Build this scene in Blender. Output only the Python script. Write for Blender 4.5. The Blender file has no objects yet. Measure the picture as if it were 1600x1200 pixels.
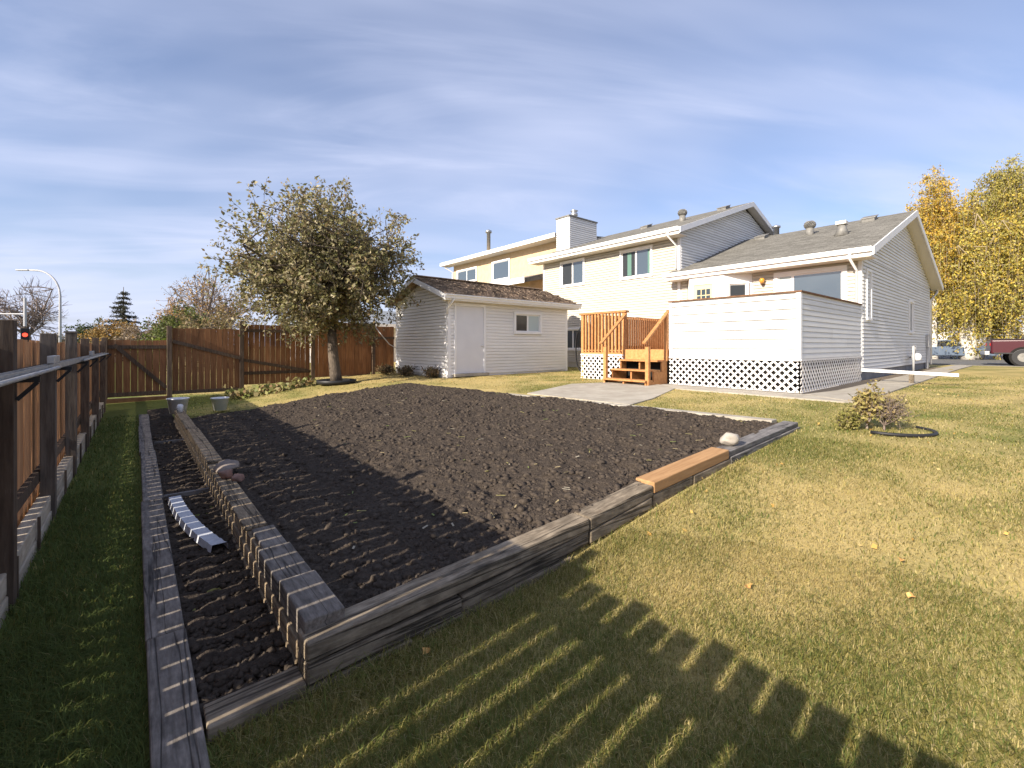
import bpy, math, random
import numpy as np
from mathutils import Vector
R = math.radians
random.seed(7); rng = np.random.default_rng(11)
sc = bpy.context.scene
col = sc.collection
CZ = 1.42                                   # eye height above the low side of the yard

# ---------------------------------------------------------------- camera, sky, sun, exposure
cam_d = bpy.data.cameras.new('camera'); cam = bpy.data.objects.new('camera', cam_d); col.objects.link(cam)
cam.location = (0, 0, CZ); cam.rotation_euler = (R(90), 0, R(-40))
cam_d.sensor_width = 36; cam_d.lens = 15.75; cam_d.shift_y = -0.0375
cam_d.clip_start = 0.05; cam_d.clip_end = 3000
sc.camera = cam

SUN_EL, SUN_AZ = R(27.0), R(2.2)            # light travels along +X, turned a little to +Y
w = bpy.data.worlds.new('World'); sc.world = w; w.use_nodes = True
nt = w.node_tree; nt.nodes.clear()
def N(tree, t, **kw):
    n = tree.nodes.new(t)
    for k, v in kw.items(): setattr(n, k, v)
    return n
out = N(nt, 'ShaderNodeOutputWorld'); bg = N(nt, 'ShaderNodeBackground')
sky = N(nt, 'ShaderNodeTexSky', sky_type='NISHITA', sun_disc=False)
sky.sun_elevation = SUN_EL; sky.sun_rotation = R(266); sky.air_density = 1.0; sky.dust_density = 1.3; sky.ozone_density = 3.0
tc = N(nt, 'ShaderNodeTexCoord'); sep = N(nt, 'ShaderNodeSeparateXYZ')
nt.links.new(tc.outputs['Generated'], sep.inputs[0])
zc_ = N(nt, 'ShaderNodeMath', operation='MAXIMUM'); zc_.inputs[1].default_value = 0.0
nt.links.new(sep.outputs['Z'], zc_.inputs[0])
zp = N(nt, 'ShaderNodeMath', operation='ADD'); zp.inputs[1].default_value = 0.16
nt.links.new(zc_.outputs[0], zp.inputs[0])
dv = []
for ax in 'XY':
    d = N(nt, 'ShaderNodeMath', operation='DIVIDE'); nt.links.new(sep.outputs[ax], d.inputs[0]); nt.links.new(zp.outputs[0], d.inputs[1]); dv.append(d)
cb = N(nt, 'ShaderNodeCombineXYZ'); nt.links.new(dv[0].outputs[0], cb.inputs[0]); nt.links.new(dv[1].outputs[0], cb.inputs[1])
def cloud(scale, rot, stretch, detail, lo, hi, dist):
    mp = N(nt, 'ShaderNodeMapping', vector_type='TEXTURE'); mp.inputs['Rotation'].default_value = (0, 0, R(rot)); mp.inputs['Scale'].default_value = (1/stretch, 1, 1)
    nt.links.new(cb.outputs[0], mp.inputs[0])
    no = N(nt, 'ShaderNodeTexNoise'); no.inputs['Scale'].default_value = scale; no.inputs['Detail'].default_value = detail
    no.inputs['Roughness'].default_value = 0.55; no.inputs['Distortion'].default_value = dist
    nt.links.new(mp.outputs[0], no.inputs['Vector'])
    mr = N(nt, 'ShaderNodeMapRange', interpolation_type='SMOOTHSTEP'); mr.inputs[1].default_value = lo; mr.inputs[2].default_value = hi
    nt.links.new(no.outputs[0], mr.inputs[0]); return mr
c1 = cloud(0.8, -34, 0.45, 4, 0.30, 0.72, 0.35)
c2 = cloud(2.2, -30, 0.30, 10, 0.42, 0.80, 0.6)
ad = N(nt, 'ShaderNodeMath', operation='MULTIPLY_ADD'); ad.inputs[1].default_value = 0.42
nt.links.new(c2.outputs[0], ad.inputs[0]); 
m1 = N(nt, 'ShaderNodeMath', operation='MULTIPLY_ADD'); m1.inputs[1].default_value = 0.62; m1.inputs[2].default_value = 0.04; nt.links.new(c1.outputs[0], m1.inputs[0])
nt.links.new(m1.outputs[0], ad.inputs[2])
hz_ = N(nt, 'ShaderNodeMapRange', interpolation_type='SMOOTHSTEP'); hz_.inputs[1].default_value = 0.0; hz_.inputs[2].default_value = 0.34; hz_.inputs[3].default_value = 0.36; hz_.inputs[4].default_value = 0.0
nt.links.new(zc_.outputs[0], hz_.inputs[0]); ah = N(nt, 'ShaderNodeMath', operation='ADD'); nt.links.new(ad.outputs[0], ah.inputs[0]); nt.links.new(hz_.outputs[0], ah.inputs[1])
cl = N(nt, 'ShaderNodeMath', operation='MINIMUM'); cl.inputs[1].default_value = 0.9; nt.links.new(ah.outputs[0], cl.inputs[0])
mx = N(nt, 'ShaderNodeMix', data_type='RGBA'); mx.inputs['B'].default_value = (6.4, 6.9, 8.9, 1)
nt.links.new(cl.outputs[0], mx.inputs['Factor']); tn = N(nt, 'ShaderNodeMix', data_type='RGBA', blend_type='MULTIPLY'); tn.inputs['Factor'].default_value = 1.0; tn.inputs['B'].default_value = (1.38, 1.34, 1.46, 1); nt.links.new(sky.outputs[0], tn.inputs['A']); nt.links.new(tn.outputs['Result'], mx.inputs['A'])
nt.links.new(mx.outputs['Result'], bg.inputs[0]); bg.inputs[1].default_value = 0.064
nt.links.new(bg.outputs[0], out.inputs[0])

sun_d = bpy.data.lights.new('sun', 'SUN'); sun_d.energy = 5.0; sun_d.angle = R(0.5); sun_d.color = (1.0, 0.90, 0.76)
sun = bpy.data.objects.new('sun', sun_d); col.objects.link(sun); sun.location = (-20, 0, 20)
sdir = Vector((math.cos(SUN_AZ) * math.cos(SUN_EL), math.sin(SUN_AZ) * math.cos(SUN_EL), -math.sin(SUN_EL)))
sun.rotation_euler = sdir.to_track_quat('-Z', 'Y').to_euler()
sc.view_settings.view_transform = 'Standard'; sc.view_settings.look = 'None'
sc.view_settings.exposure = 0.97; sc.view_settings.gamma = 1.0; sc.view_settings.use_curve_mapping = False

# ---------------------------------------------------------------- helpers
WORLD = {}
def place(o, loc, parent=None):
    loc = Vector(loc); WORLD[o.name] = loc
    if parent is not None:
        o.parent = parent; o.location = loc - WORLD[parent.name]
    else: o.location = loc
    return o
def tag(o, label=None, cat=None, group=None, kind=None):
    if label: o['label'] = label
    if cat: o['category'] = cat
    if group: o['group'] = group
    if kind: o['kind'] = kind
    return o
def empty(name, loc, label=None, cat=None, group=None):
    o = bpy.data.objects.new(name, None); col.objects.link(o); o.empty_display_size = 0.2
    place(o, loc); return tag(o, label, cat, group)
def link(name, me, loc, parent=None, rot=None):
    o = bpy.data.objects.new(name, me); col.objects.link(o); place(o, loc, parent)
    if rot: o.rotation_euler = rot
    return o
class MB:
    def __init__(s): s.v = []; s.f = []
    def poly(s, pts, faces):
        b = len(s.v); s.v += [tuple(p) for p in pts]; s.f += [tuple(b + i for i in f) for f in faces]; return s
    def box(s, x0, x1, y0, y1, z0, z1):
        return s.poly([(x0,y0,z0),(x1,y0,z0),(x1,y1,z0),(x0,y1,z0),(x0,y0,z1),(x1,y0,z1),(x1,y1,z1),(x0,y1,z1)],
                      [(0,3,2,1),(4,5,6,7),(0,1,5,4),(1,2,6,5),(2,3,7,6),(3,0,4,7)])
    def obox(s, c, a, b, d):
        c, a, b, d = map(Vector, (c, a, b, d)); p = []
        for k in (-1, 1):
            for i, j in ((-1,-1),(1,-1),(1,1),(-1,1)): p.append(c + a*i + b*j + d*k)
        return s.poly(p, [(0,3,2,1),(4,5,6,7),(0,1,5,4),(1,2,6,5),(2,3,7,6),(3,0,4,7)])
    def bar(s, p, q, wd, th, up=(0,0,1)):
        p, q, up = Vector(p), Vector(q), Vector(up); d = (q - p); l = d.length; d.normalize()
        a = d.cross(up)
        if a.length < 1e-4: a = d.cross(Vector((1,0,0)))
        a.normalize(); b = a.cross(d).normalized()
        return s.obox((p+q)/2, d*l/2, a*wd/2, b*th/2)
    def prism(s, pts, ex):
        n = len(pts); ex = Vector(ex); p = [Vector(q) for q in pts]
        return s.poly(p + [q + ex for q in p], [tuple(range(n))[::-1], tuple(range(n, 2*n))] + [(i, (i+1)%n, n+(i+1)%n, n+i) for i in range(n)])
    def tube(s, pts, rad, n=6, caps=True):
        pts = [Vector(p) for p in pts]; b = len(s.v); m = len(pts)
        if not hasattr(rad, '__len__'): rad = [rad]*m
        for i, p in enumerate(pts):
            t = (pts[min(i+1, m-1)] - pts[max(i-1, 0)]).normalized()
            a = t.cross(Vector((0,0,1)) if abs(t.z) < .95 else Vector((1,0,0))).normalized(); c = t.cross(a)
            for k in range(n):
                g = 2*math.pi*k/n; s.v.append(tuple(p + (a*math.cos(g) + c*math.sin(g))*rad[i]))
        for i in range(m-1):
            for k in range(n):
                s.f.append((b+i*n+k, b+i*n+(k+1)%n, b+(i+1)*n+(k+1)%n, b+(i+1)*n+k))
        if caps: s.f.append(tuple(b+k for k in range(n))[::-1]); s.f.append(tuple(b+(m-1)*n+k for k in range(n)))
        return s
    def lathe(s, c, prof, n=16):
        b = len(s.v); cx, cy, cz = c; m = len(prof)
        for r, z in prof:
            for k in range(n):
                g = 2*math.pi*k/n; s.v.append((cx + r*math.cos(g), cy + r*math.sin(g), cz + z))
        for i in range(m-1):
            for k in range(n): s.f.append((b+i*n+k, b+i*n+(k+1)%n, b+(i+1)*n+(k+1)%n, b+(i+1)*n+k))
        if prof[0][0] > 1e-3: s.f.append(tuple(b+k for k in range(n))[::-1])
        if prof[-1][0] > 1e-3: s.f.append(tuple(b+(m-1)*n+k for k in range(n)))
        return s
    def mesh(s, name, mat, smooth=False, origin=None):
        a = np.array(s.v, float)
        if origin is None: origin = [(a[:,0].min()+a[:,0].max())/2, (a[:,1].min()+a[:,1].max())/2, a[:,2].min()]
        a = a - np.array(origin)
        me = bpy.data.meshes.new(name); me.from_pydata(a.tolist(), [], s.f); me.materials.append(mat)
        if smooth: me.polygons.foreach_set('use_smooth', [True]*len(me.polygons))
        return me, origin
    def build(s, name, mat, parent=None, smooth=False, bevel=0, origin=None):
        me, og = s.mesh(name, mat, smooth, origin)
        o = link(name, me, og, parent)
        if bevel:
            b = o.modifiers.new('bevel', 'BEVEL'); b.width = bevel; b.segments = 2; b.limit_method = 'ANGLE'; b.angle_limit = R(40)
        return o
def npmesh(name, V, F, mat, cols=None, smooth=False):
    """fast mesh from arrays; F is (n,3) or (n,4); cols (nverts,3) point colours"""
    me = bpy.data.meshes.new(name); nv, nf, k = len(V), len(F), F.shape[1]
    me.vertices.add(nv); me.vertices.foreach_set('co', np.ascontiguousarray(V, np.float32).ravel())
    me.loops.add(nf*k); me.loops.foreach_set('vertex_index', np.ascontiguousarray(F, np.int32).ravel())
    me.polygons.add(nf); me.polygons.foreach_set('loop_start', np.arange(0, nf*k, k, dtype=np.int32))
    if smooth: me.polygons.foreach_set('use_smooth', np.ones(nf, bool))
    if cols is not None:
        a = me.color_attributes.new('tint', 'FLOAT_COLOR', 'POINT')
        c = np.ones((nv, 4), np.float32); c[:, :3] = cols; a.data.foreach_set('color', c.ravel())
    me.update(calc_edges=True); me.materials.append(mat); return me

# ---- value noise for terrain shapes
def vnoise(x, y, seed=0):
    xi, yi = np.floor(x).astype(np.int64), np.floor(y).astype(np.int64); xf, yf = x - xi, y - yi
    def h(a, b):
        n = (a*374761393 + b*668265263 + seed*974634777) & 0x7fffffff
        n = ((n ^ (n >> 13)) * 1274126177) & 0x7fffffff
        return ((n ^ (n >> 16)) & 0xffff) / 65535.0
    u, v = xf*xf*(3-2*xf), yf*yf*(3-2*yf)
    return (h(xi, yi)*(1-u) + h(xi+1, yi)*u)*(1-v) + (h(xi, yi+1)*(1-u) + h(xi+1, yi+1)*u)*v
def fbm(x, y, o=4, seed=0):
    t, a, s = 0, .5, 0
    for i in range(o): t = t + a*vnoise(x*2**i, y*2**i, seed+i); s += a; a *= .5
    return t/s

# ---------------------------------------------------------------- materials
def mat(name, c, rough=0.7, c2=None, nscale=6.0, stretch=(1,1,1), detail=5, bump=0.0, bscale=None, spec=0.3, rand=0.0, metal=0.0, lo=.35, hi=.65, c3=None, attr=None, bdist=0.01, crack=False):
    m = bpy.data.materials.new(name); m.use_nodes = True; t = m.node_tree; L = t.links.new
    p = t.nodes['Principled BSDF']; p.inputs['Roughness'].default_value = rough; p.inputs['Specular IOR Level'].default_value = spec
    p.inputs['Metallic'].default_value = metal; p.inputs['Base Color'].default_value = (*c, 1)
    if c2 is None and bump == 0 and rand == 0 and attr is None: return m
    tcn = N(t, 'ShaderNodeTexCoord'); mp = N(t, 'ShaderNodeMapping'); mp.inputs['Scale'].default_value = stretch
    oi = N(t, 'ShaderNodeObjectInfo'); ml = N(t, 'ShaderNodeMath', operation='MULTIPLY'); ml.inputs[1].default_value = 37.0
    L(oi.outputs['Random'], ml.inputs[0]); va = N(t, 'ShaderNodeVectorMath', operation='ADD')
    L(tcn.outputs['Object'], va.inputs[0]); L(ml.outputs[0], va.inputs[1]); L(va.outputs[0], mp.inputs[0])
    no = N(t, 'ShaderNodeTexNoise'); no.inputs['Scale'].default_value = nscale; no.inputs['Detail'].default_value = detail; no.inputs['Roughness'].default_value = .6
    L(mp.outputs[0], no.inputs['Vector'])
    colout = None
    if attr:
        at = N(t, 'ShaderNodeAttribute', attribute_name=attr); colout = at.outputs['Color']
    elif c2 is not None:
        rp = N(t, 'ShaderNodeValToRGB'); e = rp.color_ramp.elements; e[0].position = lo; e[0].color = (*c, 1); e[1].position = hi; e[1].color = (*c2, 1)
        if c3 is not None: q = e.new(min(.98, hi+.14)); q.color = (*c3, 1)
        L(no.outputs[0], rp.inputs[0]); colout = rp.outputs[0]
    if crack:
        n3 = N(t, 'ShaderNodeTexNoise'); n3.inputs['Scale'].default_value = 4.0; n3.inputs['Detail'].default_value = 3; mp3 = N(t, 'ShaderNodeMapping'); mp3.inputs['Scale'].default_value = tuple(.10 if q < 1 else 2.6 for q in stretch); L(va.outputs[0], mp3.inputs[0]); L(mp3.outputs[0], n3.inputs['Vector'])
        sb_ = N(t, 'ShaderNodeMath', operation='SUBTRACT'); sb_.inputs[1].default_value = .5; L(n3.outputs[0], sb_.inputs[0])
        ab = N(t, 'ShaderNodeMath', operation='ABSOLUTE'); L(sb_.outputs[0], ab.inputs[0])
        mr_ = N(t, 'ShaderNodeMapRange'); mr_.inputs[1].default_value = .0; mr_.inputs[2].default_value = .022; mr_.inputs[3].default_value = .25; mr_.inputs[4].default_value = 1.0; L(ab.outputs[0], mr_.inputs[0])
        n4 = N(t, 'ShaderNodeTexNoise'); n4.inputs['Scale'].default_value = 5.0; n4.inputs['Detail'].default_value = 7; n4.inputs['Roughness'].default_value = .7; L(va.outputs[0], n4.inputs['Vector'])
        mr2 = N(t, 'ShaderNodeMapRange'); mr2.inputs[1].default_value = .32; mr2.inputs[2].default_value = .62; mr2.inputs[3].default_value = .55; mr2.inputs[4].default_value = 1.12; L(n4.outputs[0], mr2.inputs[0])
        mm = N(t, 'ShaderNodeMath', operation='MULTIPLY'); L(mr_.outputs[0], mm.inputs[0]); L(mr2.outputs[0], mm.inputs[1])
        vm = N(t, 'ShaderNodeVectorMath', operation='SCALE'); L(colout, vm.inputs[0]); L(mm.outputs[0], vm.inputs['Scale']); colout = vm.outputs[0]
        crk = mr_.outputs[0]
    if rand:
        hs = N(t, 'ShaderNodeHueSaturation'); mr = N(t, 'ShaderNodeMapRange'); mr.inputs[3].default_value = 1-rand; mr.inputs[4].default_value = 1+rand
        L(oi.outputs['Random'], mr.inputs[0]); L(mr.outputs[0], hs.inputs['Value'])
        if colout: L(colout, hs.inputs['Color'])
        else: hs.inputs['Color'].default_value = (*c, 1)
        colout = hs.outputs[0]
    if colout: L(colout, p.inputs['Base Color'])
    if bump:
        n2 = no
        if bscale:
            n2 = N(t, 'ShaderNodeTexNoise'); n2.inputs['Scale'].default_value = bscale; n2.inputs['Detail'].default_value = 6; L(mp.outputs[0], n2.inputs['Vector'])
        b = N(t, 'ShaderNodeBump'); b.inputs['Strength'].default_value = bump; b.inputs['Distance'].default_value = bdist
        if crack:
            am = N(t, 'ShaderNodeMath', operation='MULTIPLY_ADD'); am.inputs[1].default_value = .5; L(n2.outputs[0], am.inputs[0]); L(crk, am.inputs[2]); L(am.outputs[0], b.inputs['Height'])
        else: L(n2.outputs[0], b.inputs['Height'])
        L(b.outputs[0], p.inputs['Normal'])
    return m
def leafmat(name, trans=0.35, rough=0.55):
    m = bpy.data.materials.new(name); m.use_nodes = True; t = m.node_tree; L = t.links.new
    p = t.nodes['Principled BSDF']; p.inputs['Roughness'].default_value = rough; p.inputs['Specular IOR Level'].default_value = .25
    at = N(t, 'ShaderNodeAttribute', attribute_name='tint'); L(at.outputs['Color'], p.inputs['Base Color'])
    tr = N(t, 'ShaderNodeBsdfTranslucent'); L(at.outputs['Color'], tr.inputs[0]); mi = N(t, 'ShaderNodeMixShader'); mi.inputs[0].default_value = trans
    o = t.nodes['Material Output']; L(p.outputs[0], mi.inputs[1]); L(tr.outputs[0], mi.inputs[2]); L(mi.outputs[0], o.inputs[0]); return m
M = {}
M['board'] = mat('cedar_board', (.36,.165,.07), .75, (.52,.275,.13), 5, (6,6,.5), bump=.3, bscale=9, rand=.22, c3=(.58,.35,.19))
M['board_back'] = mat('deep_brown_cedar_board', (.19,.082,.035), .75, (.29,.14,.062), 5, (6,6,.5), bump=.3, bscale=9, rand=.22, c3=(.35,.19,.09))  # back fence boards, a deeper brown than the side fence
M['post'] = mat('dark_post', (.065,.043,.03), .85, (.13,.092,.064), 6, (6,6,.7), bump=.4, rand=.3, c3=(.20,.155,.12))
M['greypost'] = mat('grey_post', (.09,.07,.055), .85, (.19,.155,.125), 5, (6,6,.6), bump=.4, rand=.2)
M['timX'] = mat('weathered_timber_x', (.135,.105,.073), .85, (.27,.22,.158), 10, (.8,5,5), bump=.6, rand=.18, c3=(.30,.25,.19), bdist=.012, crack=True)
M['timY'] = mat('weathered_timber_y', (.15,.112,.072), .85, (.31,.24,.16), 10, (5,.8,5), bump=.6, rand=.15, c3=(.36,.30,.21), bdist=.012, crack=True)
M['timDY'] = mat('grey_timber_y', (.12,.103,.088), .8, (.25,.218,.188), 10, (5,.8,5), bump=.5, rand=.15, c3=(.32,.28,.245), bdist=.012, crack=True)
M['timDX'] = mat('grey_timber_x', (.13,.12,.115), .8, (.24,.225,.215), 6, (.5,6,6), bump=.4, rand=.1, crack=True)
M['timNew'] = mat('new_timber', (.32,.175,.075), .75, (.43,.25,.115), 5, (.5,6,6), bump=.3)
M['edging'] = mat('edging_timber', (.30,.25,.19), .9, (.46,.40,.32), 5, (4,.6,4), bump=.4, rand=.15)
M['siding'] = mat('cream_siding', (.47,.435,.37), .55, (.51,.475,.405), 1.2, spec=.3, rand=.05)
M['white_siding'] = mat('white_siding', (.65,.64,.62), .5, (.69,.68,.66), 1.2, spec=.3, rand=.05)
M['shed_siding'] = mat('shed_siding', (.72,.70,.67), .55, (.76,.74,.71), 1.5, spec=.3, rand=.03)
M['trim'] = mat('white_trim', (.74,.73,.72), .45, (.78,.77,.76), 3)
M['soffit'] = mat('soffit', (.62,.58,.52), .6)
M['shingle'] = None
M['conc'] = mat('concrete', (.29,.258,.21), .9, (.39,.355,.295), 3, bump=.25, bscale=60, c3=(.44,.405,.345), bdist=.004)
M['found'] = mat('parging', (.17,.165,.17), .9, (.24,.235,.235), 4, bump=.2, bscale=40)
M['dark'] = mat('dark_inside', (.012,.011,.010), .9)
M['darkwood'] = mat('stained_rim', (.10,.05,.025), .8, (.2,.1,.05), 5)
M['cedar'] = mat('orange_cedar', (.38,.165,.055), .65, (.50,.245,.095), 5, (3,3,3), rand=.12, bump=.15)
M['lattice'] = mat('white_lattice', (.70,.66,.62), .55, (.76,.73,.70), 8)
M['metal'] = mat('galvanised', (.42,.42,.42), .35, (.55,.55,.55), 8, metal=.85)
M['vent'] = mat('dull_vent', (.15,.145,.135), .6, (.24,.23,.21), 8, metal=.2)
M['alu'] = mat('aluminium', (.30,.29,.28), .55, (.42,.41,.39), 10, metal=.25)
M['black'] = mat('black_plastic', (.02,.02,.022), .5)
M['white'] = mat('white_paint', (.78,.77,.75), .4)
M['plastic'] = mat('white_plastic', (.66,.66,.66), .4, (.74,.74,.73), 6)
M['bark'] = mat('apple_bark', (.07,.055,.042), .9, (.16,.125,.095), 9, (5,5,1), bump=.8, bscale=14, bdist=.02)
M['twig'] = mat('twig', (.15,.115,.095), .9, (.25,.20,.17), 6)
M['birch_twig'] = mat('birch_twig', (.36,.29,.20), .9)
M['birch'] = mat('birch_bark', (.62,.58,.52), .8, (.08,.07,.06), 3, (1,1,3), lo=.55, hi=.68)
M['stone'] = mat('boulder', (.30,.265,.225), .9, (.43,.39,.335), 6, bump=.4, bscale=20)
M['stone2'] = mat('slab_stone', (.16,.13,.11), .9, (.25,.21,.18), 6, bump=.4, bscale=20)
M['stone3'] = mat('red_stone', (.20,.115,.09), .9, (.30,.19,.15), 6, bump=.4, bscale=20)
M['stucco'] = mat('tan_stucco', (.50,.37,.23), .95, (.57,.43,.28), 5, bump=.4, bscale=90)
M['leaf'] = leafmat('foliage')
M['dryleaf'] = mat('dry_leaf', (.55,.27,.07), .7, (.68,.40,.13), 20, rand=.2)
M['grass'] = leafmat('grass_blade', .5, .7)
def glassmat(name, c, ior=1.9, rough=.03):
    m = mat(name, c, rough); p = m.node_tree.nodes['Principled BSDF']; p.inputs['IOR'].default_value = ior; p.inputs['Specular IOR Level'].default_value = .5; return m
M['glass'] = glassmat('window_glass', (.05,.07,.09), 2.1)
M['glassdark'] = glassmat('screened_glass', (.03,.033,.035), 1.45, .2)
M['curtain'] = mat('green_curtain', (.10,.19,.16), .9)
M['blind'] = mat('pale_blind', (.45,.52,.52), .8)
def shingles():
    m = bpy.data.materials.new('asphalt_shingle'); m.use_nodes = True; t = m.node_tree; L = t.links.new
    p = t.nodes['Principled BSDF']; p.inputs['Roughness'].default_value = .95; p.inputs['Specular IOR Level'].default_value = .1
    tcn = N(t, 'ShaderNodeTexCoord'); mp = N(t, 'ShaderNodeMapping'); mp.inputs['Rotation'].default_value = (0,0,R(90)); L(tcn.outputs['Object'], mp.inputs[0])
    br = N(t, 'ShaderNodeTexBrick'); br.inputs['Scale'].default_value = 1; br.inputs['Brick Width'].default_value = .33; br.inputs['Row Height'].default_value = .135
    br.inputs['Mortar Size'].default_value = .006; br.inputs['Color1'].default_value = (.135,.128,.112,1); br.inputs['Color2'].default_value = (.205,.195,.172,1); br.inputs['Mortar'].default_value = (.075,.07,.06,1)
    br.inputs['Bias'].default_value = -.1; L(mp.outputs[0], br.inputs['Vector'])
    no = N(t, 'ShaderNodeTexNoise'); no.inputs['Scale'].default_value = 9; no.inputs['Detail'].default_value = 10; no.inputs['Roughness'].default_value = .75; L(tcn.outputs['Object'], no.inputs['Vector'])
    mi = N(t, 'ShaderNodeMix', data_type='RGBA', blend_type='OVERLAY'); mi.inputs['Factor'].default_value = .7; L(br.outputs['Color'], mi.inputs['A']); L(no.outputs[0], mi.inputs['B'])
    L(mi.outputs['Result'], p.inputs['Base Color'])
    b = N(t, 'ShaderNodeBump'); b.inputs['Strength'].default_value = .6; b.inputs['Distance'].default_value = .012; L(br.outputs['Color'], b.inputs['Height']); L(b.outputs[0], p.inputs['Normal'])
    return m
M['shingle'] = shingles()
M['shake'] = mat('cedar_shake', (.15,.11,.08), .9, (.33,.255,.19), 4, (4,.7,4), bump=.5, rand=.5, c3=(.44,.36,.28))

# ---------------------------------------------------------------- terrain
KX = np.array([-400, -60, -1, .5, 1.8, 3.0, 4.3, 6.0, 8.0, 12, 24, 40, 500.])
KH = np.array([2.2, 1.6, 1.45, 1.42, 1.385, 1.24, 1.12, 1.01, .96, .94, .92, 1.03, 1.1])
def GH(x): return CZ - np.interp(x, KX, KH)
def G(x): return float(GH(np.array([x]))[0])
def XR(y): return 6.22 - .06*(y - 2.2)            # concrete kerb side of the bed
def YF(x): return 10.0 + (x - .7)*.27             # far edge of the bed
def ground():
    m = bpy.data.materials.new('lawn_ground'); m.use_nodes = True; t = m.node_tree; L = t.links.new
    p = t.nodes['Principled BSDF']; p.inputs['Roughness'].default_value = .95; p.inputs['Specular IOR Level'].default_value = .1
    at = N(t, 'ShaderNodeAttribute', attribute_name='tint'); tcn = N(t, 'ShaderNodeTexCoord')
    no = N(t, 'ShaderNodeTexNoise'); no.inputs['Scale'].default_value = 45; no.inputs['Detail'].default_value = 8; no.inputs['Roughness'].default_value = .7; L(tcn.outputs['Object'], no.inputs['Vector'])
    rp = N(t, 'ShaderNodeMapRange'); rp.inputs[1].default_value = .3; rp.inputs[2].default_value = .7; rp.inputs[3].default_value = .75; rp.inputs[4].default_value = 1.2; L(no.outputs[0], rp.inputs[0])
    hs = N(t, 'ShaderNodeHueSaturation'); L(at.outputs['Color'], hs.inputs['Color']); L(rp.outputs[0], hs.inputs['Value']); L(hs.outputs[0], p.inputs['Base Color'])
    b = N(t, 'ShaderNodeBump'); b.inputs['Strength'].default_value = .6; b.inputs['Distance'].default_value = .02; L(no.outputs[0], b.inputs['Height']); L(b.outputs[0], p.inputs['Normal'])
    xs = np.concatenate([[-400,-150,-60,-25,-10,-4], np.arange(-1.4, 18, .12), np.arange(18, 50, .8), [60,90,150,300,800]])
    ys = np.concatenate([[-400,-100,-40,-15,-6,-3], np.arange(-1.5, 16, .15), np.arange(16, 40, 1.), [50,80,150,300,800]])
    X, Y = np.meshgrid(xs, ys, indexing='ij'); Z = GH(X) + .012*(fbm(X*2, Y*2, 3, 5)-.5)
    V = np.stack([X, Y, Z], -1).reshape(-1, 3); nx, ny = X.shape; i = np.arange(nx*ny).reshape(nx, ny)
    F = np.stack([i[:-1,:-1], i[1:,:-1], i[1:,1:], i[:-1,1:]], -1).reshape(-1, 4)
    c = lawn_tint(V[:,0], V[:,1])*1.0
    o = link('lawn_ground', npmesh('lawn_ground', V, F, m, c, True), (0,0,0)); tag(o, 'dry mown lawn sloping up to the house', 'lawn', kind='structure')
def lawn_green(x, y):
    g = fbm(x*.55+9, y*.55+3, 4, 21)*1.7 - .62 + (fbm(x*2.3, y*2.3, 3, 31)-.5)*.9
    g = g + np.clip((.2-x)/.3, 0, 1)*1.1 + np.clip((2.4-x)/2.2, 0, 1)*.8 + .22*np.sin((x*.35+y*.94)*5.2)*np.clip((x-6)/4, 0, 1)
    return np.clip(g, 0, 1)
def lawn_tint(x, y):
    g = lawn_green(x, y)[:, None]; s = fbm(x*1.4+50, y*1.4, 3, 77)[:, None]
    straw = np.array([.38,.285,.11])*(1-s) + np.array([.47,.37,.165])*s
    green = np.array([.115,.135,.035])*(1-s) + np.array([.17,.18,.05])*s
    return straw*(1-g) + green*g
ground()

# soil of the big bed
M['soil'] = mat('tilled_soil', (.038,.030,.024), .95, (.073,.058,.046), 30, bump=1.0, bscale=70, bdist=.014, spec=.08, detail=8)
M['clod'] = mat('soil_clod', (.042,.033,.026), .95, (.08,.064,.051), 40, bump=.7, bscale=90, bdist=.006, spec=.08)
def soil_h(x, y):
    top = CZ - np.interp(x, [.6, 1.6, 3.0, 4.3, 6.3], [1.245, 1.225, 1.105, 1.04, .955])
    e = np.clip((YF(x)-y)/.5, 0, 1); low = GH(x) + .005
    e2 = np.clip((XR(y)-x)/.35, 0, 1); top = top - (1-e2)*.035
    return low*(1-e) + top*e
def bumps(x, y):
    wx = x + .10*(fbm(x*7, y*7, 3, 101)-.5) + .03*(fbm(x*23, y*23, 2, 111)-.5); wy = y + .10*(fbm(x*7+31, y*7, 3, 102)-.5) + .03*(fbm(x*23+9, y*23, 2, 112)-.5)
    t, a, f, th = 0, 1.0, 4.3, .3
    for o in range(5):
        c, s_ = math.cos(th), math.sin(th); u, v = (wx*c-wy*s_)*f + o*13.7, (wx*s_+wy*c)*f + o*7.1
        n = vnoise(u, v, 200+o); t = t + a*(1-2*np.abs(n-.5) if o in (1,2) else n); a *= .60; f *= 1.87; th += 1.1
    t = t/2.3
    pit = np.clip(fbm(wx*4.5+3, wy*4.5, 3, 57)*5-3.4, 0, 1)
    rough = .55 + .9*fbm(x*.7+5, y*.7, 2, 66)
    return (fbm(x*1.3, y*1.3, 2, 8)-.5)*.06 + (t-.5)*.085*rough - .045*pit + .006*np.sin(y*2*math.pi/.31 + 3*fbm(x*.8, y*.8, 2, 4))*np.clip((2.6-x)/1.2, 0, 1)
xs = np.arange(.66, 6.3, .017); ys = np.concatenate([np.arange(2.0, 6, .016), np.arange(6, 11.7, .026)])
X, Y = np.meshgrid(xs, ys, indexing='ij')
YL = YF(X); XL = XR(Y)
Yc = np.minimum(Y, YL); Xc = np.minimum(X, XR(Yc))
Z = soil_h(Xc, Yc) + bumps(X, Y)*np.clip((YL-Y)/.25+.15, .05, 1)*np.clip((Xc-.66)/.06+.3, 0, 1)
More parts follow.
